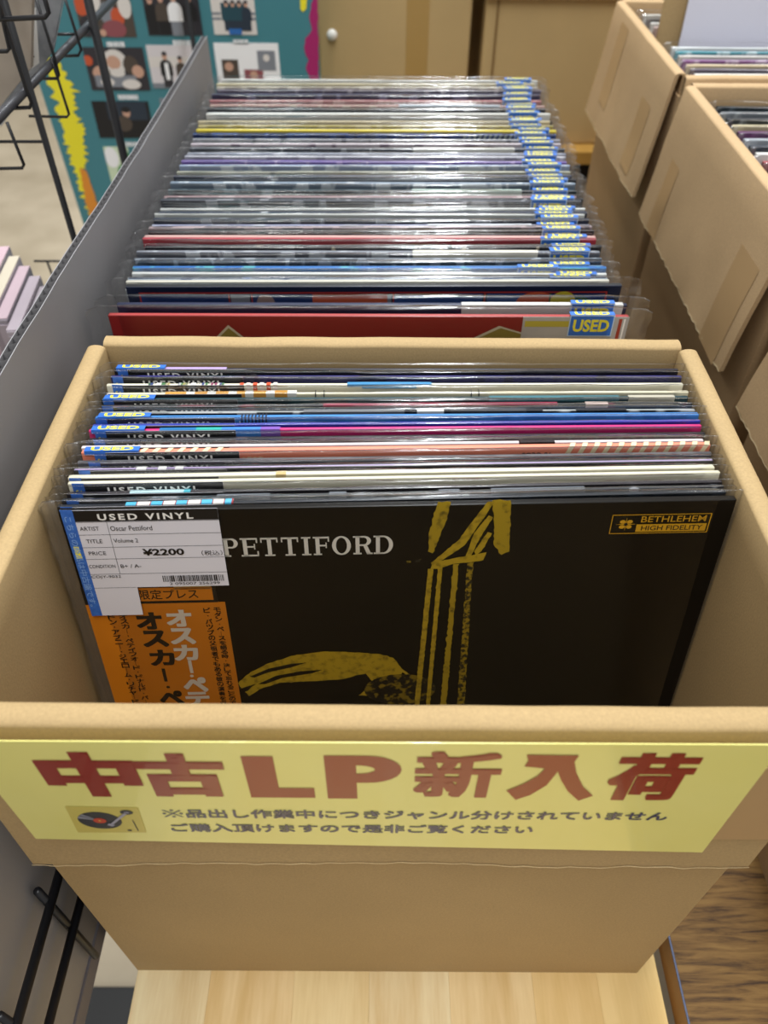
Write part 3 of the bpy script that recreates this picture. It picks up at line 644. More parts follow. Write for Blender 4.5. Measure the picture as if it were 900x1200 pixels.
# ---- the twenty records behind it
Y1 = {'S': 0.1138, 'R': 0.119, 'Q': 0.1242, 'P': 0.129, 'O': 0.1344, 'N': 0.1394, 'M': 0.1456, 'L': 0.1514, 'K': 0.156, 'J': 0.1614, 'I': 0.1661, 'V': 0.1696, 'H': 0.1745, 'G': 0.1816, 'F': 0.1867, 'E': 0.1912, 'Dd': 0.1964, 'C': 0.2026, 'B': 0.2089, 'A': 0.2161}
X1 = {'S': [-0.1259, -0.1205, -0.1142, -0.1084, -0.1025, -0.097, -0.0908, -0.0853, -0.0799, -0.0763], 'Q': [-0.1275, -0.102, -0.0989], 'O': [-0.0576, -0.0527], 'N': [-0.1269, -0.122, -0.1163, -0.1122, -0.1081, -0.104], 'L': [-0.1317, -0.0869, 0.0623, 0.0771, 0.0825, 0.1544, -0.0844, -0.0676], 'K': [0.0629, 0.0726, 0.0811, -0.1065, -0.0892], 'I': [-0.1414, -0.1242, -0.1028, -0.0899], 'H': [-0.0941, -0.0824, -0.0815, -0.0767], 'G': [-0.0502, 0.003, 0.0096, 0.0238, 0.0274, 0.0673, 0.0762, 0.094, 0.1207], 'F': [0.0008, 0.0635], 'E': [-0.1294, -0.0621, 0.0776, 0.1318], 'Dd': [-0.126, -0.1147, -0.1101, -0.1034, -0.0988, -0.092, -0.0875, -0.083, -0.0785, -0.0717, -0.0671, -0.0603, -0.0454, -0.0408, 0.0387, 0.0428], 'C': [-0.1363, -0.0906, -0.0851, -0.0815, -0.0778, -0.0742, -0.0705, -0.0668, -0.0632, -0.0265, 0.0194], 'A': [-0.1308, -0.0948]}
rg = random.Random(11)
specs = [ # key, jacket base, accent, amount, top edge colour, sticker, label text
 ('S', '#11151C', '#1C232D', .55, '#141A24', 0, 'navy black record with a cyan, white and red checked top band'),
 ('R', '#15181E', '#8E9096', .60, '#1A2028', 0, 'black record with grey photo patches on its top edge, behind the cyan checked one'),
 ('Q', '#1D171C', None, .5, '#2A232A', 0, 'dark purplish black record with a short pale cyan strip at its left top'),
 ('P', '#DFD9C0', None, .5, '#E9E3C9', 0, 'front one of the two plain cream records together in the front carton'),
 ('O', '#DFD9BE', None, .5, '#E7E1C4', 0, 'cream record with a small gold flower mark, rear one of the front cream pair'),
 ('N', '#1A181E', None, .5, '#A795BC', 0, 'record with a lavender top edge and dark front, behind the cream pair'),
 ('M', '#57565A', '#4A494D', .5, '#5E5D60', 0, 'dull dark grey record just before the coral striped one'),
 ('L', '#E58468', None, .5, '#EC8E72', 1, 'coral record with cream diagonal stripes at both ends of its top band'),
 ('K', '#E6D9DB', None, .5, '#EFE3E4', 0, 'pale pinkish white record with a black figure at right, behind the coral one'),
 ('J', '#17171B', '#40383E', .62, '#1E1E22', 0, 'plain black record just before the magenta edged one'),
 ('I', '#C0246A', None, .5, '#D8307C', 1, 'bright magenta edged record with a teal to cyan left end'),
 ('V', '#1E2C9C', None, .5, '#2434B0', 0, 'thin ultramarine edged record between the magenta and the mid blue ones'),
 ('H', '#2E6BAE', '#3A7CC0', .5, '#3F83C6', 1, 'thick mid blue record with small black tick marks near its left end'),
 ('G', '#2B2C2E', '#A6A8A8', .52, '#9FA3A1', 0, 'grey, white and black blocked record behind the mid blue one'),
 ('F', '#141417', '#5C2530', .60, '#1B1A1D', 0, 'black record with a crimson line on its top edge'),
 ('E', '#15272C', '#1F3A40', .5, '#21434A', 1, 'dark teal record behind the crimson lined black one'),
 ('Dd', '#DED6B8', None, .5, '#E6DEC0', 0, 'cream record with orange and white checks at left of its top edge'),
 ('C', '#DCD6C0', None, .5, '#E2DCC6', 0, 'cream record with a blue oval mark and short red dashes'),
 ('B', '#1E1D52', '#15143A', .55, '#2C2A70', 0, 'indigo record, second from the back wall of the front carton'),
 ('A', '#17141D', '#B9B2AC', .70, '#231F30', 1, 'purplish black record with worn white edges, against the back wall of the front carton'),
]
prev = fo[1]+.315*math.sin(R(flean))
RS = {}
for i, (k, base, acc, am, edge, stk, lab) in enumerate(specs):
    y = max(Y1[k], prev+.0047); prev = y
    th = .0024 if k not in ('H', 'L', 'O') else .0032
    yaw = 1.94*(1-(i+1)/21)+.5+rg.uniform(-.12, .12); lean = flean+rg.uniform(-.12, .12)
    h = .3145+rg.uniform(-.001, .0012)+.0035*(i/20)
    x = .0035+rg.uniform(-.0012, .0012)
    t = thing('record_album', lab, 'record', (x, y-.315*math.sin(R(lean)), .0205), (-R(lean), 0, R(yaw)), Gp)
    jacket(t, jacket_mat('print_'+k, base, acc, am), th, h=h, edge=jacket_mat('edge_'+k, edge, acc, am+.04))
    add_label(t, th, dx=rg.uniform(-.001, .002)+(.004 if k in 'LM' else 0), dz=h-.3160)
    if stk: add_sticker(t, -.1555, h+.0001, th, over=True)
    add_bag(t, i, THICKBAGS if th > .003 else BAGS, h=h)
    q = X1.get(k, []); mb = MB(); mats = []
    def pt(a, b, col, dep=.006, nm=[0]):
        mm = flat('print_'+col, col, .35)
        if mm not in mats: mats.append(mm)
        if k == 'C' and dep == .003: wrap_patch(mb, a, b, h, th, dep, mats.index(mm)); return
        m1 = MB(); wrap_patch(m1, a, b, h+.00003*nm[0], th+.00006*nm[0], dep); m1.build('printed_patch', mm, t); nm[0] += 1
    if k == 'S':
        cyc = ['#4FB4D8', '#ECE6E0']
        for j in range(len(q)-1):
            pt(q[j], q[j+1], cyc[j % 2], .008)
            pt(q[j+1]-.0005, q[j+1]+.0004, '#9A2F36', .0082)
    if k == 'R':
        for a, b in ((-.085, -.06), (-.032, -.024), (.02, .03), (.045, .09)): pt(a, b, '#5D6168')
    if k == 'Q': pt(q[0], q[1], '#BFE0E6', .004); pt(q[1], q[2], '#3FB0C4', .004)
    if k == 'O': pt(q[0], q[1], '#C9AE74', .002)
    if k == 'N':
        for j in range(0, 6, 2): pt(q[j], q[j+1], '#D8D6D2', .002)
    if k == 'L':
        n_ = 0
        for s0, s1 in ((q[0], q[1]), (q[4], q[5])):
            a = s0
            while a < s1-.003:
                v = [(a, -th/2-.0003, h-.0075), (a+.0026, -th/2-.0003, h-.0075), (a+.0058, -th/2-.0003, h+.0003), (a+.0032, -th/2-.0003, h+.0003), (a+.0072, th/2, h+.0003), (a+.0046, th/2, h+.0003)]
                mm = flat('print_cream_stripe', '#EBD9B0', .35)
                if mm not in mats: mats.append(mm)
                mb.add(v, [(0, 1, 2, 3), (3, 2, 4, 5)], mats.index(mm)); a += .0062
        mb2 = MB(); text(mb2, 'SOPO-96', q[2], q[3], h-.0060, h-.0030, -th/2-.0004, bold=.02); mb2.build('spine_lettering', BLACK, t)
        mb2 = MB(); text(mb2, '六つの戯曲集', q[6], q[7], h-.0060, h-.0032, -th/2-.0004, bold=.01); mb2.build('spine_lettering', flat('print_cream_stripe', '#EBD9B0', .35), t)
    if k == 'K':
        pt(q[0], q[1], '#1E1A1C', .004); pt(q[0]+.006, q[2], '#1E1A1C', .002)
        mb2 = MB(); text(mb2, '25AP 160', q[3], q[4], h-.0045, h-.0018, -th/2-.0004, bold=.01); mb2.build('spine_lettering', BLACK, t)
    if k == 'I':
        for a, b, cc in ((q[0]+.02, q[2], '#1F6FA8'), (q[2], q[3], '#2FA8A0'), (q[3], q[3]+.02, '#3E7FD0'), (q[3]+.02, q[3]+.03, '#7E55B0')): pt(a, b, cc)
    if k == 'H':
        mb2 = MB(); text(mb2, '25·3P-1', q[0], q[1], h-.0050, h-.0018, -th/2-.0004, bold=.02); mb2.build('spine_lettering', WHITE, t)
        for j in range(8): mb_x = q[1]+.0005+j*.0018; pt(mb_x, mb_x+.0008, '#1A2238', .006)
    if k == 'G':
        for a, b in ((q[1], q[2]), (q[3], q[4]), (q[5], q[6]), (q[7], q[8])): pt(a, b, '#1A1A1C', .006)
        pt(q[0], q[1], '#6B6C6E'); pt(q[2], q[3], '#D9DAD6'); pt(q[4], q[5], '#3C3D40')
    if k == 'F': pt(-.04, .085, '#8E2C44', .001); pt(.10, .112, '#D0B8B0', .002)
    if k == 'E': pt(.05, .12, '#3E6E78', .002); pt(.125, .15, '#B8B2A0', .003)
    if k == 'Dd':
        for j in range(0, 12):
            pt(q[j], q[j+1] if j < 11 else q[j]+.005, ['#E2A040', '#F0EEE6'][j % 2], .007)
        for j in (12, 13, 14, 15): pt(q[j], q[j]+.0006, '#2A2A28', .006)
    if k == 'C':
        for j in range(2, 8): pt(q[j], q[j]+.0022, '#D4502C' if j % 2 == 0 else '#E8D8D0', .004)
        rr = random.Random(3)
        for j in range(26):
            a = q[0]+(q[1]-q[0])*rr.random(); pt(a, a+.0012, rr.choice(['#3A4A80', '#B0A060', '#8A3A60', '#4E7A50', '#F0EEE8']), .003)
        pt(q[9], q[10], '#3C86B8', .0012); pt(q[9]+.008, q[10]-.008, '#3C86B8', .0022)
    if k == 'A': pt(q[0], q[1], '#B29AC8', .003)
    if mb.f: mb.build('top_edge_print', mats, t)['kind'] = 'stuff'
    RS[k] = t

# ================================================================== REAR TRAY OF RECORDS
t = thing('record_tray', 'low brown cardboard tray under the long rear row of records', 'tray', (-.014, .49, 0))
mb = MB(); mb.box(-.170, .172, -.250, .235, 0, .0195); mb.build('base', KR, t)
for a, b, c_, d in ((-.1762, -.1722, -.250, .235), (.1740, .1780, -.250, .235)):
    mb = MB(); mb.box(a, b, c_, d, 0, .10); mb.build('side_wall', KR, t)
mb = MB(); mb.box(-.1762, .178, .2352, .2392, 0, .22); mb.build('side_wall', KR, t)
# prints for the tray
E2 = {'red': [(0.09323, 0.31263), (0.09697, 0.29953), (0.15456, 0.31578), (0.09468, 0.30923), (0.12201, 0.31499), (0.12046, 0.32054), (0.15054, 0.3083), (-0.08573, 0.30903), (-0.10434, 0.29974), (-0.07982, 0.29983), (0.15441, 0.29974), (0.15496, 0.31399)], 'navy': [(-0.15632, 0.31025), (0.14885, 0.30895), (-0.12003, 0.30228), (-0.08182, 0.3021), (-0.04563, 0.30194), (-0.00614, 0.30176), (0.07073, 0.30141), (0.10948, 0.30123), (-0.10262, 0.30506), (0.14031, 0.3035), (0.12566, 0.30116)], 'rf': [-0.0139, 0.2608, 0.0205], 'nf': [-0.0128, 0.3035, 0.0213]}
Y2 = [0.3021, 0.3084, 0.3139, 0.3205, 0.3261, 0.3329, 0.3387, 0.3446, 0.3518, 0.3579, 0.3641, 0.3704, 0.3768, 0.3833, 0.3899, 0.3967, 0.4035, 0.4091, 0.4162, 0.4233, 0.4307, 0.4381, 0.4457, 0.455, 0.4629, 0.4726, 0.4808, 0.4892, 0.4995, 0.5082, 0.5171, 0.5262, 0.5374, 0.5469, 0.5566, 0.5685, 0.5786, 0.5869, 0.5974, 0.6082, 0.617, 0.6282, 0.6373, 0.6489, 0.6585, 0.6706, 0.6805, 0.6906, 0.7009]
G2 = 'records in the long rear row'
RFo = E2['rf']
t = thing('record_album', 'red fronted record with an olive diamond and white right panel, first of rear row', 'record', (RFo[0], RFo[1], .0205), (-.03, 0, .006), G2)
TH = .0036; jacket(t, flat('deep_red_print', '#7E1A1A', .3), TH, edge=flat('red_edge_print', '#A63A38', .35)); y = -TH/2-.0003; q = E2['red']
mb = MB(); mb.rect(q[0][0], .1575, .255, .3152, y, t=.0002); pn_ = mb.build('white_panel', noisy('off_white_print', '#A6A29E', '#B4B0AA', 40, .35, 0), t)
mb = MB(); mb.rect(q[3][0], .122, .3085, .3125, y-.0001); mb.build('yellow_strip', flat('dull_yellow_print', '#B9A93E', .35), pn_)
mb = MB(); mb.rect(.1515, .1535, .255, .314, y-.0001); mb.rect(.1545, .1555, .255, .314, y-.0001, 1); mb.build('red_line', [flat('rust_line', '#9A3A2A', .4), WHITE], pn_)
mb = MB(); cx, cz = q[7]; mb.poly([(cx, cz), (cx+.017, cz-.017), (cx, cz-.034), (cx-.017, cz-.017)], y); mb.poly([(cx, cz-.002), (cx+.015, cz-.017), (cx, cz-.032), (cx-.015, cz-.017)], y-.0001, 1)
mb.poly([(q[0][0]-.014, .309), (q[0][0], .3045), (q[0][0], .285), (q[0][0]-.030, .300)], y, 0); mb.poly([(q[0][0]-.013, .3075), (q[0][0], .3035), (q[0][0], .285), (q[0][0]-.027, .300)], y-.0001, 1)
mb.build('diamond_print', [flat('pale_print', '#B8B09A', .4), flat('olive_print', '#7E7030', .4)], t)
add_sticker(t, .1215, .3140, TH); add_bag(t, 0, BIGBAG)
# USED record directly behind the red one
t = thing('record_album', 'navy record with a white right end and USED sticker, just behind the red fronted one', 'record', (-.0120, .2775, .0205), (-.02, 0, .010), G2)
jacket(t, flat('navy_print', '#1E2440', .3), .0034, h=.3145); mb = MB(); wrap_patch(mb, .055, .155, .3145, .0034, .012); mb.build('white_panel', flat('white_print', '#C9C6C2', .35), t)
add_sticker(t, .1225, .3135, .0034); add_bag(t, 2, BIGBAG, h=.3145)
# navy record with framed photos
NF = E2['nf']; Hn = .3155
t = thing('record_album', 'navy record with red framed picture boxes and fruit shapes, standing behind the red one', 'record', (NF[0]+.002, .2985, .0205), (-.02, 0, .018), G2)
jacket(t, flat('navy_print_dark', '#141C33', .3), .0040, h=Hn, edge=flat('black_edge', '#121316', .4)); y = -.0020-.0003; UP = .0046
REDL = flat('red_frame_line', '#A0302C', .35); mb = MB(); mb.rect(-.150, .149, .3062+UP, .3072+UP, y)
for x in (-.150, -.0935, -.079, -.0055, .0115, .070, .109, .148): mb.rect(x, x+.0009, .262, .3072+UP, y)
mb.build('red_frame', REDL, t)
mb = MB()
for x0, x1, cc in ((-.149, -.094, 0), (-.092, -.080, 1), (-.078, -.007, 0), (-.0045, .0105, 1), (.0125, .069, 2), (.072, .108, 2), (.1105, .1475, 0)): mb.rect(x0, x1, .264, .3058+UP, y, cc)
mb.rect(-.040, .008, .264, .3058+UP, y-.00005, 3)
mb.ell(-.070, .2985+UP, .006, .0075, y-.0001, 4); mb.rect(-.077, -.062, .264, .2925+UP, y-.0001, 5)
mb.ell(.104, .2995+UP, .013, .0075, y-.0001, 3); mb.ell(.121, .3008+UP, .008, .0065, y-.00015, 6); mb.ell(.131, .2975+UP, .009, .0065, y-.0001, 7); mb.rect(.112, .113, .296, .306+UP, y-.0002, 7)
mb.build('picture_print', [flat('pic_navy', '#1C3060', .35), flat('pic_grey', '#7E8088', .35), flat('pic_dark_blue', '#28447C', .35), flat('pic_orange', '#C05434', .35), flat('pic_skin', '#9A8078', .35), flat('pic_dark', '#2A2A30', .35), flat('pic_yellow', '#C4B030', .35), flat('pic_green', '#3C5A34', .35)], t)
add_bag(t, 1, BIGBAG, h=Hn)
# the long row
ROW = [ # base, accent, amount, edge, wording (colour)
 ('#8F9497', '#C9CCCE', .5, '#B0B4B5', 'pale grey'), ('#D6D2C4', None, .5, '#DDD8C8', 'cream white'), ('#B9C4CE', '#2D4D7A', .62, '#1E2E48', 'dark navy'),
 ('#E4E4E0', None, .5, '#ECECE8', 'plain white'), ('#3F79B8', '#57A8B8', .56, '#2F6CB4', 'strong blue'), ('#7C9CC0', None, .5, '#8CAACC', 'pale steel blue'),
 ('#4E555E', '#9EA6B0', .55, '#646C76', 'slate grey'), ('#5A5C66', '#B4B8C0', .55, '#8A8E98', 'silvery grey'), ('#55505C', '#A59EB0', .55, '#6E6878', 'dim mauve grey'),
 ('#23252A', '#D8CDB0', .66, '#2A2C32', 'cream flecked black'), ('#B8404A', None, .5, '#C24C56', 'crimson red'), ('#D8A8A4', None, .5, '#E0B8B0', 'salmon pink'),
 ('#1A1B1E', '#4A4A50', .6, '#202226', 'jet black'), ('#A08C90', '#6E6468', .5, '#B29EA0', 'rose grey'), ('#8C90B0', '#C8CCDC', .55, '#A4A8C4', 'lilac blue'),
 ('#2A3040', '#8E949C', .6, '#39404E', 'dark slate'), ('#D6D8D4', None, .5, '#DEE0DC', 'off white'), ('#2E3444', '#C0C4CA', .62, '#3C4252', 'navy and grey'),
 ('#E0E2E0', '#A8ACB0', .62, '#E6E8E4', 'grey flecked white'), ('#3A3C44', '#8A8C92', .58, '#4A4C54', 'charcoal'), ('#1F2126', '#A8A4A8', .64, '#2B2D33', 'black flecked'),
 ('#8E7478', '#C8B4B4', .55, '#A48A8C', 'brownish pink'), ('#2C3A40', '#73838A', .55, '#44545A', 'dark green grey'), ('#6E7C8C', '#C8D0D8', .55, '#8A98A8', 'misty blue'),
 ('#1E242C', '#C8CCD0', .62, '#2A323C', 'blue black'), ('#33384A', '#A4A8BC', .6, '#4A5066', 'dusk blue'), ('#BDBCA8', '#6E7068', .6, '#CBCAB6', 'putty'),
 ('#8E9CB8', '#D0D8E4', .55, '#A8B4CC', 'powder blue'), ('#6C549C', '#A890C4', .6, '#7E66AC', 'violet'), ('#A8A8B4', '#D4D4DC', .5, '#BCBCC8', 'pale lavender'),
 ('#787C8C', '#B8BCC8', .55, '#9094A2', 'greyish blue'), ('#4C5058', '#A4A8AC', .6, '#646870', 'smoky grey'), ('#D0C4CC', '#8E7E8C', .6, '#DCD0D6', 'pinkish white'),
 ('#A2A4AC', '#5C6070', .6, '#B4B6BE', 'cool grey'), ('#2E4880', '#20305A', .5, '#34508C', 'royal blue'), ('#D8C23C', None, .5, '#E2CC48', 'yellow'),
 ('#A89A50', '#C8BC8C', .5, '#BCAE66', 'olive gold'), ('#CDBD98', None, .5, '#D6C8A4', 'tan cream'), ('#22262A', '#5C6468', .6, '#2E3236', 'soot black'),
 ('#E2E0D8', None, .5, '#E8E6DE', 'chalk white'), ('#C8CCCA', '#E4E6E4', .5, '#D4D8D6', 'pale silver'), ('#2C2E34', '#70747C', .6, '#383A42', 'graphite'),
 ('#C8A49C', '#E0D0C0', .55, '#D0AEA6', 'peach'), ('#A8686C', '#D8B0AC', .55, '#B4787A', 'faded red'), ('#3C3E58', '#7C7E9C', .6, '#4E5070', 'dull indigo'),
 ('#6C6474', '#B4ACB4', .6, '#80788A', 'plum grey'), ('#9C9488', '#D4CCBC', .5, '#B0A89A', 'warm grey'), ('#D8CCA8', None, .5, '#E0D6B4', 'beige'), ('#E8E8E4', None, .5, '#EEEEEA', 'bright white')]
rg = random.Random(4); prev = .2985
for i, (base, acc, am, edge, word) in enumerate(ROW):
    y = max(Y2[i]+.001, prev+.0056) if i else .3075; prev = y
    th = rg.choice((.0024, .0028, .0034, .0040)); h = .3140+rg.uniform(-.0016, .0016)
    if i < 6: h -= .0025
    x = -.0145+rg.uniform(-.0022, .0022)+.002*(i/48); yaw = .8+rg.uniform(-.35, .35); lean = rg.uniform(.2, 1.1)
    tv = rg.random()
    rel = ['right behind the navy framed one', 'between crimson and navy framed records'][0] if i == 0 else None
    marks = {10: 'crimson red', 35: 'yellow', 28: 'violet', 4: 'strong blue', 0: None}
    if i == 0: lab = 'pale grey edged record right behind the navy one with red frames'
    elif i == 48: lab = 'bright white edged record, last at the far end of the rear row'
    else: lab = '%s edged record between the %s and %s ones, rear row' % (word, ROW[i-1][4], ROW[i+1][4])
    t = thing('record_album', lab, 'record', (x, y, .0200), (-R(lean), 0, R(yaw)), G2)
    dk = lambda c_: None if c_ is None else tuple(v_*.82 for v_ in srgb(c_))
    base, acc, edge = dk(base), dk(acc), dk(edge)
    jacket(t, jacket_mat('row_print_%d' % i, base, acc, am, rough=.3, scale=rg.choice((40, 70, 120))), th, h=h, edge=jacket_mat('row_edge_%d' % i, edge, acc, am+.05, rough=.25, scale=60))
    if i not in (1, 6, 13): add_sticker(t, .1225+rg.uniform(-.004, .002) if i != 4 else .098, h-.0004+rg.uniform(-.0015, .0), th)
    if i in (7, 14, 22, 31, 42): # a pale title block on the right part of the cover
        mb = MB(); wrap_patch(mb, .02+.01*(i % 3), .115, h, th, .01); mb.build('title_panel', flat('panel_'+word, ['#D8D4C8', '#C8CCD4', '#C4D8CC', '#D8D8D0', '#B8C0C8'][(7, 14, 22, 31, 42).index(i)], .35), t)
    if i == 34:
        mb = MB(); a = .075
        while a < .118:
            mb.add([(a, -th/2-.0004, h-.006), (a+.0018, -th/2-.0004, h-.006), (a+.0048, -th/2-.0004, h), (a+.0030, -th/2-.0004, h)], [(0, 1, 2, 3)]); a += .0044
        mb.build('diagonal_stripes', flat('stripe_grey_green', '#9AA8A0', .4), t)
    add_bag(t, rg.randrange(10), THICKBAGS if th > .003 else BAGS, h=h)

# ================================================================== GREY PANEL AND WIRES AT LEFT
t = thing('corrugated_divider', 'tall grey corrugated plastic panel standing along the left of the records', 'panel', (-.19, .28, 0))
def zt(y): return .3640-.002*math.sin(y*7)+noise.noise(Vector((y*30, 0, 5)))*.0008
for nm, xa, xb in (('inner_skin', -.0005, .0), ('outer_skin', -.0055, -.0050)):
    mb = MB(); n = 60; vs = []; fs = []
    for i in range(n+1):
        y = -.50+.99*i/n; z = zt(y)-.016*max(0, (i/n-.5))
        vs += [(xa, y, .036), (xb, y, .036), (xb, y, z), (xa, y, z)]
    for i in range(n):
        k = i*4; fs += [(k+j, k+(j+1) % 4, k+4+(j+1) % 4, k+4+j) for j in range(4)]
    fs += [(0, 1, 2, 3), (n*4+3, n*4+2, n*4+1, n*4)]
    mb.add(vs, fs); mb.build(nm, GREYP, t, recalc=True)
mb = MB(); n = 280
for i in range(n):
    y0 = -.50+.99*i/n; y1 = -.50+.99*(i+1)/n; z = zt(y0)-.016*max(0, (i/n-.5))
    a, b = (-.0050, -.0005) if i % 2 == 0 else (-.0005, -.0050)
    mb.add([(a, y0, .036), (b, y1, .036), (b, y1, z-.0002), (a, y0, z-.0002)], [(0, 1, 2, 3)])
mb.build('flutes', GREYP, t)['kind'] = 'stuff'
mb = MB(); mb.box(-.0075, .0015, -.50, .49, .018, .036); mb.build('bottom_rail', flat('grey_rail', '#77747C', .45), t, bevel=.001)
# wire grid low at the left front
t = thing('wire_grid', 'black wire grid rail below the left side of the front carton', 'rack', (-.1815, -.1, 0))
for z, r in ((.143, .0026), (.100, .0026)):
    MB().tube([(0, -.35, z), (0, .13, z)], r, 10).build('long_wire', BLACKM, t)
for y in (.098, .042, -.06, -.13, -.2):
    MB().tube([(-.0030, y, .158), (-.0030, y, .060), (-.0030, y, .040)], .0022, 8).build('cross_wire', BLACKM, t)
for y in (.12, -.33): MB().tube([(-.003, y, .158), (-.003, y, -.75)], .003, 8).build('post', BLACKM, t)
# black foot on the floor at lower left
mb = MB(); mb.box(-.46, -.35, .065, .150, -.75, -.70); tag(mb.build('black_base_plate', flat('plate_black', '#0B0B0C', .6), None, bevel=.003), 'flat black rack foot lying on the concrete floor at lower left', 'rack foot')

# wire display rack at upper left
t = thing('wire_display_rack', 'black wire display rack with hooks at the upper left', 'rack', (-.25, .6, 0))
O = Vector((-.25, .6, 0))
def rel(pts): return [Vector(p)-O for p in pts]
MB().tube(rel([(-.256, -.1, .405), (-.256, 1.35, .405)]), .0031, 12).build('rail', RAILM, t)
MB().tube(rel([(-.249, .600, .80), (-.249, .600, -.75)]), .0038, 12).build('post', BLACKM, t)
MB().tube(rel([(-.249, .968, .80), (-.249, .968, -.75)]), .0030, 12).build('post', BLACKM, t)
MB().tube(rel([(-.2507, .440, .80), (-.2507, .440, -.75)]), .0024, 10).build('upright_wire', BLACKM, t)
for r, pts in [(0.0013, [(-0.2421, 0.4, 0.4938), (-0.2376, 0.4, 0.4642), (-0.2393, 0.4, 0.4427), (-0.2414, 0.4, 0.4413), (-0.2618, 0.4, 0.4407)]), (0.0015, [(-0.2528, 0.4, 0.4579), (-0.2117, 0.4, 0.4599), (-0.2089, 0.4, 0.4622), (-0.2093, 0.4, 0.4774)]), (0.0013, [(-0.2449, 0.42, 0.4753), (-0.246, 0.42, 0.4541), (-0.245, 0.42, 0.4141), (-0.2439, 0.42, 0.4051), (-0.2461, 0.42, 0.4019), (-0.2608, 0.42, 0.4012)]), (0.0012, [(-0.2532, 0.5, 0.4544), (-0.2509, 0.5, 0.4099), (-0.2511, 0.5, 0.3984), (-0.2531, 0.5, 0.396), (-0.2673, 0.5, 0.3959)]), (0.0012, [(-0.2505, 0.55, 0.4441), (-0.2471, 0.55, 0.4022), (-0.2504, 0.55, 0.398), (-0.271, 0.55, 0.3972)]), (0.0012, [(-0.2677, 0.55, 0.4128), (-0.2496, 0.55, 0.4129)]), (0.0011, [(-0.2534, 0.5, 0.4099), (-0.2513, 0.5, 0.3706), (-0.2538, 0.5, 0.3687), (-0.283, 0.5, 0.3691)]), (0.0012, [(-0.3061, 0.46, 0.3645), (-0.2613, 0.46, 0.3648), (-0.2578, 0.46, 0.3679), (-0.2584, 0.46, 0.3978)]), (0.0012, [(-0.2649, 0.42, 0.3924), (-0.2626, 0.42, 0.3637), (-0.2646, 0.42, 0.3613), (-0.293, 0.42, 0.3605)]), (0.0012, [(-0.3663, 0.6, 0.1941), (-0.3223, 0.6, 0.1944)]), (0.0012, [(-0.3531, 0.6, 0.1942), (-0.3518, 0.6, 0.1661)])]:
    MB().tube(rel(pts), r, 8).build('hook_wire', BLACKM, t)
PK = ([(-0.2665, 0.47, 0.4677), (-0.2393, 0.47, 0.4678), (-0.2585, 0.47, 0.4115), (-0.2894, 0.47, 0.3858), (-0.3162, 0.47, 0.3645)], [(-0.2597, 0.52, 0.458), (-0.2327, 0.52, 0.4582), (-0.2585, 0.52, 0.409), (-0.3182, 0.52, 0.353), (-0.3194, 0.52, 0.3596)], [(-0.2607, 0.5, 0.4441), (-0.2533, 0.5, 0.4426), (-0.2618, 0.5, 0.4076), (-0.2702, 0.5, 0.4029)])
t = thing('hanging_packet', 'clear plastic packet with a barcode strip hanging on the upper left wire rack', 'packet', (-.26, .5, .42))
O = Vector((-.26, .5, .42))
CARD = noisy('packet_card', '#8E8478', '#A09486', 30, .5, 0)
mb = MB(); q = rel([(x, .47, z) for x, _, z in PK[0]]); mb.poly([(v.x, v.z) for v in q], -.03, 0, t=.006); mb.build('brown_card', CARD, t)
mb = MB(); q = rel(PK[1]); vs = []; 
mb.poly([(v.x, v.z) for v in q], .018, 0, t=.003); mb.build('plastic_film', BAG, t); 
mb = MB(); mb.poly([(v.x, v.z) for v in q], .023, 0, t=.001); mb.build('grey_insert', noisy('crinkled_grey_film', '#7C8086', '#A8ABB0', 60, .35, .2), t)
mb = MB(); q = rel(PK[2]); mb.poly([(v.x, v.z) for v in q], -.004, 0, t=.0004); lb = mb.build('barcode_strip', flat('pale_strip', '#D4D4D2', .5), t)
mb = MB(); 
for i in range(9): z = q[2].z+.004+i*.0022; mb.rect(q[3].x+.0015, q[3].x+.0065, z, z+.0010+.0006*(i % 2), -.0046)
mb.build('barcode', BLACK, lb)

# thin cases on the left shelf
G3 = 'thin cases in the row at far left'
posn = ['leftmost thin case standing in the row at far left', 'second thin case from the left in the row at far left', 'third thin case from the left in the row at far left',
        'fourth thin case from the left in the row at far left', 'fifth thin case from the left in the row at far left', 'sixth thin case from the left in the row at far left', 'rightmost thin case in the row at far left, nearest the grey panel']
for i in range(7):
    u = i/6; x = -.325+.0115*i; y = .405-.068*u; H_ = .160-.018*u
    t = thing('disc_case', posn[i], 'disc case', (x, y, .106), (0, 0, R(6)), G3)
    mb = MB(); mb.box(-.0046, .0046, 0, .085, 0, H_); mb.build('case', flat('case_smoke_%d' % (i % 3), ['#A49AA2', '#B4A8B0', '#8E868E'][i % 3], .3), t, bevel=.001)
    mb = MB(); mb.box(-.0034, .0036, -.0012, -.0001, .004, H_-.004); mb.build('spine_card', flat('case_card_%d' % (i % 4), ['#A8969E', '#8C8088', '#A0949C', '#948C90'][i % 4], .4), t)
    mb = MB(); mb.box(-.0045, .0045, 0.001, .084, H_+.0001, H_+.0008); mb.build('top_card', flat('case_top_%d' % i, (['#C4A8B0', '#C8BEAA', '#B8A2AA']+['#A89CA4', '#A0969C', '#B0A4AC', '#9C929A'])[i], .4), t)
t = thing('case_shelf', 'narrow black wire shelf under the thin cases at far left', 'shelf', (-.34, .41, .10))
for k in range(6): MB().tube([(-.17, -.12+k*.05, 0), (.13, -.12+k*.05, 0)], .0025, 8).build('shelf_wire', BLACKM, t)
for x in (-.17, .13): MB().tube([(x, -.14, -.006), (x, .16, -.006)], .0032, 8).build('side_wire', BLACKM, t)
for x in (-.17, .13):
    for yy_ in (-.14, .16): MB().tube([(x, yy_, .0), (x, yy_, -.85)], .004, 8).build('leg', BLACKM, t)

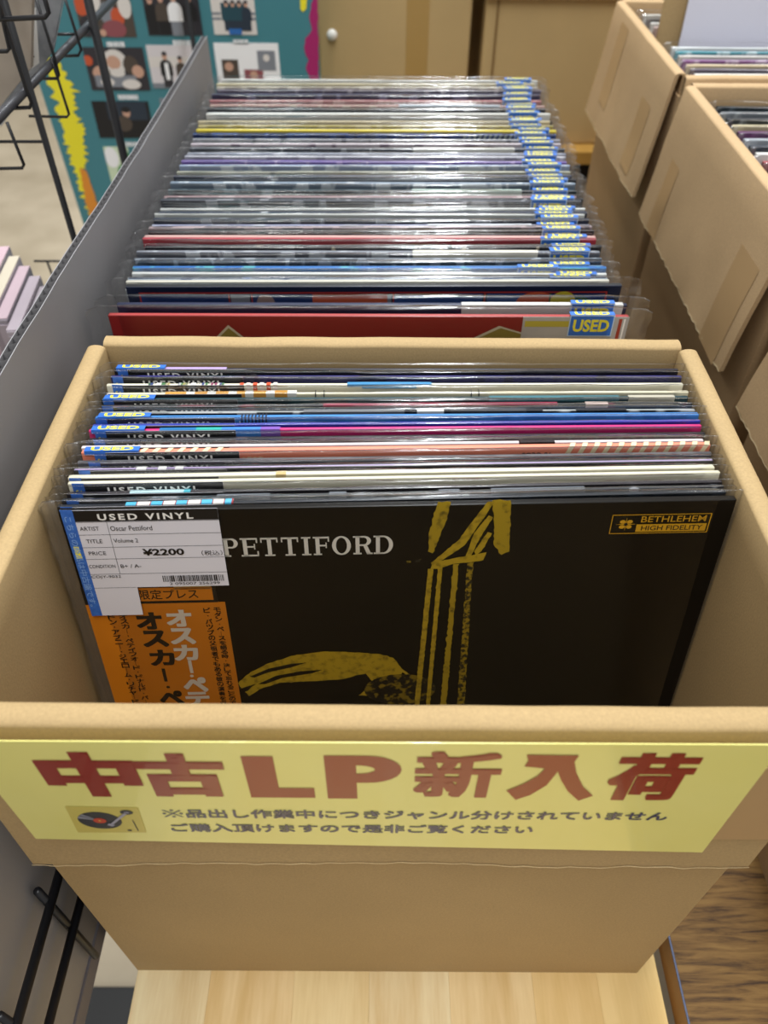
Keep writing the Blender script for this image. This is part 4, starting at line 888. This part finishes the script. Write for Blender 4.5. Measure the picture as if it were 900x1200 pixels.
# ================================================================== POSTER BOARD
PO = {'splash': [(-0.4581, 0.2708), (-0.4365, 0.2675), (-0.4326, 0.2417), (-0.4261, 0.2347), (-0.4322, 0.1948), (-0.4282, 0.1759), (-0.4369, 0.1406), (-0.4454, 0.1244), (-0.4469, 0.1037), (-0.4507, 0.0737), (-0.4503, 0.0427), (-0.4532, 0.0561), (-0.4574, 0.1405), (-0.4571, 0.2239)], 'orange': [(-0.4484, 0.1284), (-0.4392, 0.1244), (-0.4348, 0.0607), (-0.4515, 0.0382), (-0.4526, 0.0824)], 'edge': [(-0.4611, 0.2791), (-0.4443, 0.0405)], 'photos': [[(-0.3985, 0.355), (-0.3277, 0.2964)], [(-0.3117, 0.3556), (-0.2414, 0.2985)], [(-0.2265, 0.3471), (-0.1713, 0.2999)], [(-0.4025, 0.2844), (-0.3234, 0.2326)], [(-0.3186, 0.2873), (-0.2573, 0.2358)], [(-0.2298, 0.2904), (-0.1456, 0.2369)], [(-0.408, 0.2188), (-0.3303, 0.1708)], [(-0.4069, 0.1586), (-0.3722, 0.1)], [(-0.3138, 0.223), (-0.2717, 0.1731)]], 'mag': [(-0.0909, 0.3479), (-0.0979, 0.3387), (-0.1034, 0.3201), (-0.0999, 0.3058), (-0.1093, 0.2961), (-0.1115, 0.2813), (-0.1065, 0.2713), (-0.1117, 0.261), (-0.1036, 0.2456), (-0.0947, 0.2404)], 'yel': [(-0.1123, 0.3477), (-0.1136, 0.3294), (-0.1106, 0.3257), (-0.106, 0.3294), (-0.1037, 0.3478)], 'minis': [(-0.2242, 0.2756), (-0.2023, 0.2533), (-0.1936, 0.2687), (-0.1701, 0.2451), (-0.1725, 0.2858), (-0.148, 0.2608)]}
t = thing('poster_board', 'teal poster board of band photographs standing behind at upper left', 'poster', (-.27, 1.0, -.75))
O = Vector((-.27, 1.0, -.75))
def r2(pts): return [(p[0]-O.x, p[1]-O.z) for p in pts]
e0, e1 = PO['edge']; sl = (e1[0]-e0[0])/(e1[1]-e0[1])
TEAL = flat('teal_print', '#3E7C86', .5)
bd = [(e0[0]+(.62-e0[1])*sl, .62), (-.093, .62), (-.093, -.75), (e0[0]+(-.75-e0[1])*sl*.3, -.75)]
mb = MB(); mb.poly(r2(bd), 0, 0, t=.012); mb.build('board', TEAL, t)
mb = MB(); sp = PO['splash']; tri_fill(mb, ragged(r2(sp), .0070, .003), -.0006); 
mb.build('yellow_paint_splash', flat('splash_yellow', '#E8DC28', .5), t)
mb = MB(); tri_fill(mb, ragged(r2(PO['orange']), .0015, .004), -.0010); mb.build('orange_paint_splash', flat('splash_orange', '#D98A2C', .5), t)
mb = MB(); tri_fill(mb, ragged(r2(PO['mag']), .0012, .004), -.0006); mb.build('magenta_paint_splash', flat('splash_magenta', '#A01C62', .5), t)
mb = MB(); tri_fill(mb, r2(PO['yel']), -.0006); mb.build('yellow_paint_drip', flat('splash_yellow', '#E8DC28', .5), t)
pal = {k: flat('photo_'+k, v, .4) for k, v in dict(dark='#2C2A30', navy='#23303E', brown='#4A4038', skin='#C49A84', pale='#D8D2CC', white='#EDEDEE', orange='#C0522E', grey='#7E828A', teal='#1E4450', green='#3E8A4C', lgreen='#C8D8B8', blue='#2864A8', sky='#D4CED0', black='#121215', maroon='#8A4A50').items()}
def photo(q, bgc, items, captions=True):
    (x0, z1), (x1, z0) = r2(q); w = x1-x0; h = z1-z0; mb = MB(); mats = [pal[bgc]]
    mb.poly([(x0, z0), (x1, z0), (x1, z1), (x0, z1)], -.0008, 0, t=.0006)
    o = mb.build('photo_print', mats[0], t); mb = MB(); mats = []
    for j, (kind, cx, cz, rx, rz, colr) in enumerate(items):
        if pal[colr] not in mats: mats.append(pal[colr])
        mi = mats.index(pal[colr]); yv = -.0010-.00004*j
        cl = lambda a: min(max(a, .0), 1.)
        if kind == 'e': mb.poly([(x0+w*cl(cx+rx*math.cos(2*math.pi*i/14)), z0+h*cl(cz+rz*math.sin(2*math.pi*i/14))) for i in range(14)], yv, mi)
        else: mb.rect(x0+w*cl(cx-rx), x0+w*cl(cx+rx), z0+h*cl(cz-rz), z0+h*cl(cz+rz), yv, mi)
    mb.build('picture', mats, o)
    if captions:
        mb = MB(); rc = random.Random(len(items)); xa = x0+w*.42
        while xa < x0+w*.74: wl = rc.uniform(.0016, .0034); mb.rect(xa, xa+wl, z0-.0115, z0-.0055, -.0008); xa += wl+.0009
        mb.build('caption_strip', pal['white'], o)
def person(cx, base, s, top, body, skin='skin'):
    return [('r', cx, base+.22*s, .10*s, .22*s, body), ('e', cx, base+.50*s, .13*s, .16*s, top), ('r', cx, base+.40*s, .13*s, .12*s, top), ('e', cx, base+.74*s, .055*s, .09*s, skin), ('e', cx, base+.79*s, .055*s, .05*s, 'dark')]
ph = PO['photos']
photo(ph[0], 'brown', [('e', .1, .6, .13, .2, 'orange'), ('e', .35, .7, .12, .22, 'pale'), ('e', .55, .45, .15, .22, 'grey'), ('e', .72, .38, .12, .18, 'orange'), ('e', .62, .15, .22, .18, 'maroon'), ('e', .88, .6, .12, .25, 'pale'), ('e', .4, .08, .06, .07, 'skin'), ('e', .15, .2, .15, .2, 'dark')], 'GROUPS')
photo(ph[1], 'dark', person(.12, .02, .9, 'black', 'black')+person(.32, .02, .95, 'brown', 'black')+person(.55, .0, 1.0, 'white', 'grey')+person(.82, .02, .95, 'black', 'dark'), 'BANDS')
photo(ph[2], 'pale', [('r', .1, .5, .1, .03, 'grey'), ('r', .1, .38, .1, .03, 'grey'), ('r', .9, .5, .1, .03, 'grey'), ('r', .9, .38, .1, .03, 'grey'), ('r', .5, .55, .28, .2, 'teal')]+person(.35, .1, .85, 'teal', 'navy')+person(.5, .1, .85, 'teal', 'navy')+person(.65, .1, .85, 'teal', 'navy')+person(.8, .1, .85, 'navy', 'navy')+[('r', .5, .08, .15, .07, 'blue')], 'ARTISTS')
photo(ph[3], 'dark', [('e', .5, .68, .2, .28, 'pale'), ('e', .47, .66, .12, .16, 'skin'), ('e', .22, .4, .14, .18, 'skin'), ('e', .75, .6, .13, .22, 'brown'), ('e', .85, .45, .1, .15, 'skin'), ('r', .45, .22, .35, .14, 'grey'), ('e', .3, .2, .12, .1, 'pale'), ('e', .7, .15, .16, .12, 'pale'), ('e', .05, .7, .08, .12, 'orange'), ('e', .5, .42, .13, .1, 'pale')], 'SINGERS')
photo(ph[4], 'sky', [('r', .5, .62, .5, .12, 'pale'), ('r', .5, .06, .5, .06, 'grey')]+person(.36, .02, 1.0, 'black', 'dark')+[('r', .37, .40, .04, .2, 'white')]+person(.68, .05, .85, 'brown', 'dark'), True)
photo(ph[5], 'white', [('r', .22, .42, .13, .22, 'brown'), ('e', .2, .48, .07, .1, 'skin'), ('r', .58, .2, .15, .22, 'maroon'), ('e', .58, .3, .06, .09, 'skin'), ('r', .8, .62, .14, .22, 'grey'), ('e', .8, .68, .05, .08, 'pale')], False)
photo(ph[6], 'black', [('r', .6, .75, .35, .25, 'navy'), ('e', .58, .7, .07, .13, 'skin'), ('e', .5, .4, .15, .22, 'brown'), ('e', .58, .78, .08, .08, 'black')], 'LIVE')
photo(ph[7], 'lgreen', [('e', .7, .3, .35, .3, 'green'), ('e', .25, .75, .3, .25, 'white'), ('e', .9, .7, .2, .2, 'green')], False)
photo(ph[8], 'grey', [('e', .4, .5, .2, .3, 'teal'), ('e', .45, .7, .1, .15, 'skin')], False)

# ================================================================== REAR SHELF AND CLOSED CARTONS
t = thing('rear_bench', 'plywood topped dark bench under the closed cartons behind', 'bench', (.25, 1.25, -.75))
mb = MB(); mb.box(-.34, .6, -.25, .3, .888, .905); mb.build('bench_top', noisy('bench_plywood', '#B98E44', '#C89C50', 20, .5, 0), t)
mb = MB(); mb.box(-.33, .58, -.22, .3, 0, .8879); mb.build('bench_body', flat('bench_black', '#141210', .6), t)
t = thing('closed_carton', 'closed brown carton with a round white button, behind the rear records', 'carton', (.004, 1.20, .155))
mb = MB(); mb.box(-.104, .104, -.16, .10, 0, .30); mb.build('body', KR3, t, bevel=.003)
mb = MB(); mb.box(.018, .048, -.1605, -.1600, .0, .30); mb.build('packing_tape', flat('dull_tape', '#A88850', .35), t)
mb = MB()
bt = MB(); n = 18
vs = [(-.081+.0072*math.cos(2*math.pi*i/n), -.1602, .1350+.0072*math.sin(2*math.pi*i/n)) for i in range(n)]+[(-.081+.0050*math.cos(2*math.pi*i/n), -.1650, .1350+.0050*math.sin(2*math.pi*i/n)) for i in range(n)]
bt.add(vs, [(i, (i+1) % n, n+(i+1) % n, n+i) for i in range(n)]+[tuple(range(n, 2*n))], 0, True); tag(bt.build('button', flat('white_button', '#E4E0D8', .4), t), 'round white plastic button')
t = thing('closed_carton', 'lidded brown carton at the top right of the rear records', 'carton', (.30, 1.16, .155))
mb = MB(); mb.box(-.175, .22, -.13, .12, 0, .180); mb.build('body', KR3, t, bevel=.003)
mb = MB(); mb.box(-.180, .225, -.137, .125, .1801, .30); mb.build('lid', KR3, t, bevel=.003)
mb = MB(); mb.box(-.161, -.158, -.1315, -.1301, .0, .179); mb.build('crease', flat('crease_brown', '#7A5E34', .7), t)

# ================================================================== RIGHT CARTONS
G4 = 'open cartons in the right row'
specsR = [('open_carton', 'nearest right carton at the photo edge, only its left flap and side showing', -.02, .296, 0.), ('open_carton', 'middle right carton with a notched left flap and records inside', .330, .600, 3.), ('open_carton', 'far right carton with a white card rising among its records', .625, .890, 8.)]
CR = []
for nm, lab, ya, yb, sd in specsR:
    ct, fl = carton(nm, lab, .2625, .600, ya, yb, .0252, .340, KR2, .112, group=G4, flare=.012, seedv=sd, notch=.004, sides='lfbr', wr=2.2)
    CR.append((ct, fl))
# tape pieces on the left flaps (children of their cartons)
def tape_on(cs, y0, y1, z0, z1):
    ct, (fl, surf) = cs
    mb = MB(); n = 8; vs = []
    for i in range(n+1):
        z = z0+(z1-z0)*i/n
        for k in range(5): vs.append(surf['l'](y0+(y1-y0)*k/4, z))
    mb.add(vs, [(5*i+k, 5*i+k+1, 5*i+k+6, 5*i+k+5) for i in range(n) for k in range(4)], 0, True)
    return mb.build('packing_tape', TAPE, ct)
tape_on(CR[1], .075, .100, .225, .290); tape_on(CR[1], -.118, -.080, .222, .30)
tape_on(CR[2], .05, .085, .25, .33); tape_on(CR[2], -.095, -.06, .235, .30)
# records inside the two farther right cartons
def right_rec(x, y, colr, acc, lab, grp, h=.3050, th=.0036, word=None, z=.0440, edge=None, lean=1.0):
    t = thing('record_album', lab, 'record', (x, y, z), (-R(lean), 0, R(rg.uniform(-.3, .3))), grp)
    jacket(t, jacket_mat('right_print_'+word, colr, acc, .58, rough=.3), th, h=h, edge=jacket_mat('right_edge_'+word, edge or colr, acc, .62))
    add_bag(t, rg.randrange(10), THICKBAGS, h=h)
    return t
cols2 = [('#1E2A30', '#5C6870', 'blackish teal'), ('#7E848A', '#C0C4C8', 'glossy silver'), ('#2A3036', '#8A9096', 'charcoal black'), ('#C8BC98', None, 'sand'), ('#5E2E5C', '#7E4A78', 'plum purple'), ('#AEB4BC', None, 'light grey'),
         ('#2C3440', None, 'dark slate'), ('#E2E2DE', None, 'bright white'), ('#A4565A', '#D8B8B0', 'brick red'), ('#3C3E44', None, 'dark grey'), ('#B8B4A4', None, 'stone'), ('#2E4A70', None, 'denim blue')]
y = .580
for i, (a, b, wv) in enumerate(cols2):
    e_ = '%s edged record, rearmost in the middle right carton' % wv if i == 0 else '%s edged record in the middle right carton, in front of the %s one' % (wv, cols2[i-1][2])
    right_rec(.442, y, a, b, e_, 'records in the middle right carton', word='m'+wv, th=.0046, h=.3080); y -= .0150
cols3 = [('#E8EAEA', None, 'ice white'), ('#4E9AA8', '#C8E0E4', 'turquoise'), ('#D8D4CC', None, 'oat'), ('#8A5A8E', '#C8B0C8', 'mauve'), ('#D8C4A0', None, 'buff'), ('#5C5460', None, 'deep mauve'), ('#E4E2DE', None, 'milk white')]
y = .738
for i, (a, b, wv) in enumerate(cols3):
    e_ = '%s edged record right in front of the white card in the far right carton' % wv if i == 0 else '%s edged record in the far right carton, in front of the %s one' % (wv, cols3[i-1][2])
    right_rec(.442, y, a, b, e_, 'records in the far right carton', word='f'+wv, th=.0050, h=.3120); y -= .0140
cols4 = [('#D0CCC4', None, 'pale stone'), ('#5C5A58', None, 'sooty grey'), ('#D8D8D4', None, 'dull white'), ('#C4A8A4', None, 'rosy beige'), ('#E0DED8', None, 'ivory')]
y = .862
for i, (a, b, wv) in enumerate(cols4):
    e_ = '%s edged record behind the white card, rearmost in the far right carton' % wv if i == 0 else '%s edged record behind the white card, in front of the %s one' % (wv, cols4[i-1][2])
    right_rec(.442, y, a, b, e_, 'records in the far right carton', word='g'+wv, th=.0050, h=.3120); y -= .0170
t = thing('divider_card', 'large blank lilac white card standing up in the far right carton', 'card', (.458, .7580, .0440), (-R(3), 0, 0))
mb = MB(); mb.box(-.157, .157, -.0012, .0012, 0, .400); mb.build('card', flat('lilac_white_card', '#D6D6E4', .35), t)
t = thing('cardboard_insert', 'brown cardboard insert standing behind the lilac white card', 'insert', (.452, .7700, .0440), (-R(3), 0, 0))
mb = MB(); mb.box(-.172, .17, -.0015, .0015, 0, .372); mb.build('sheet', KR, t)
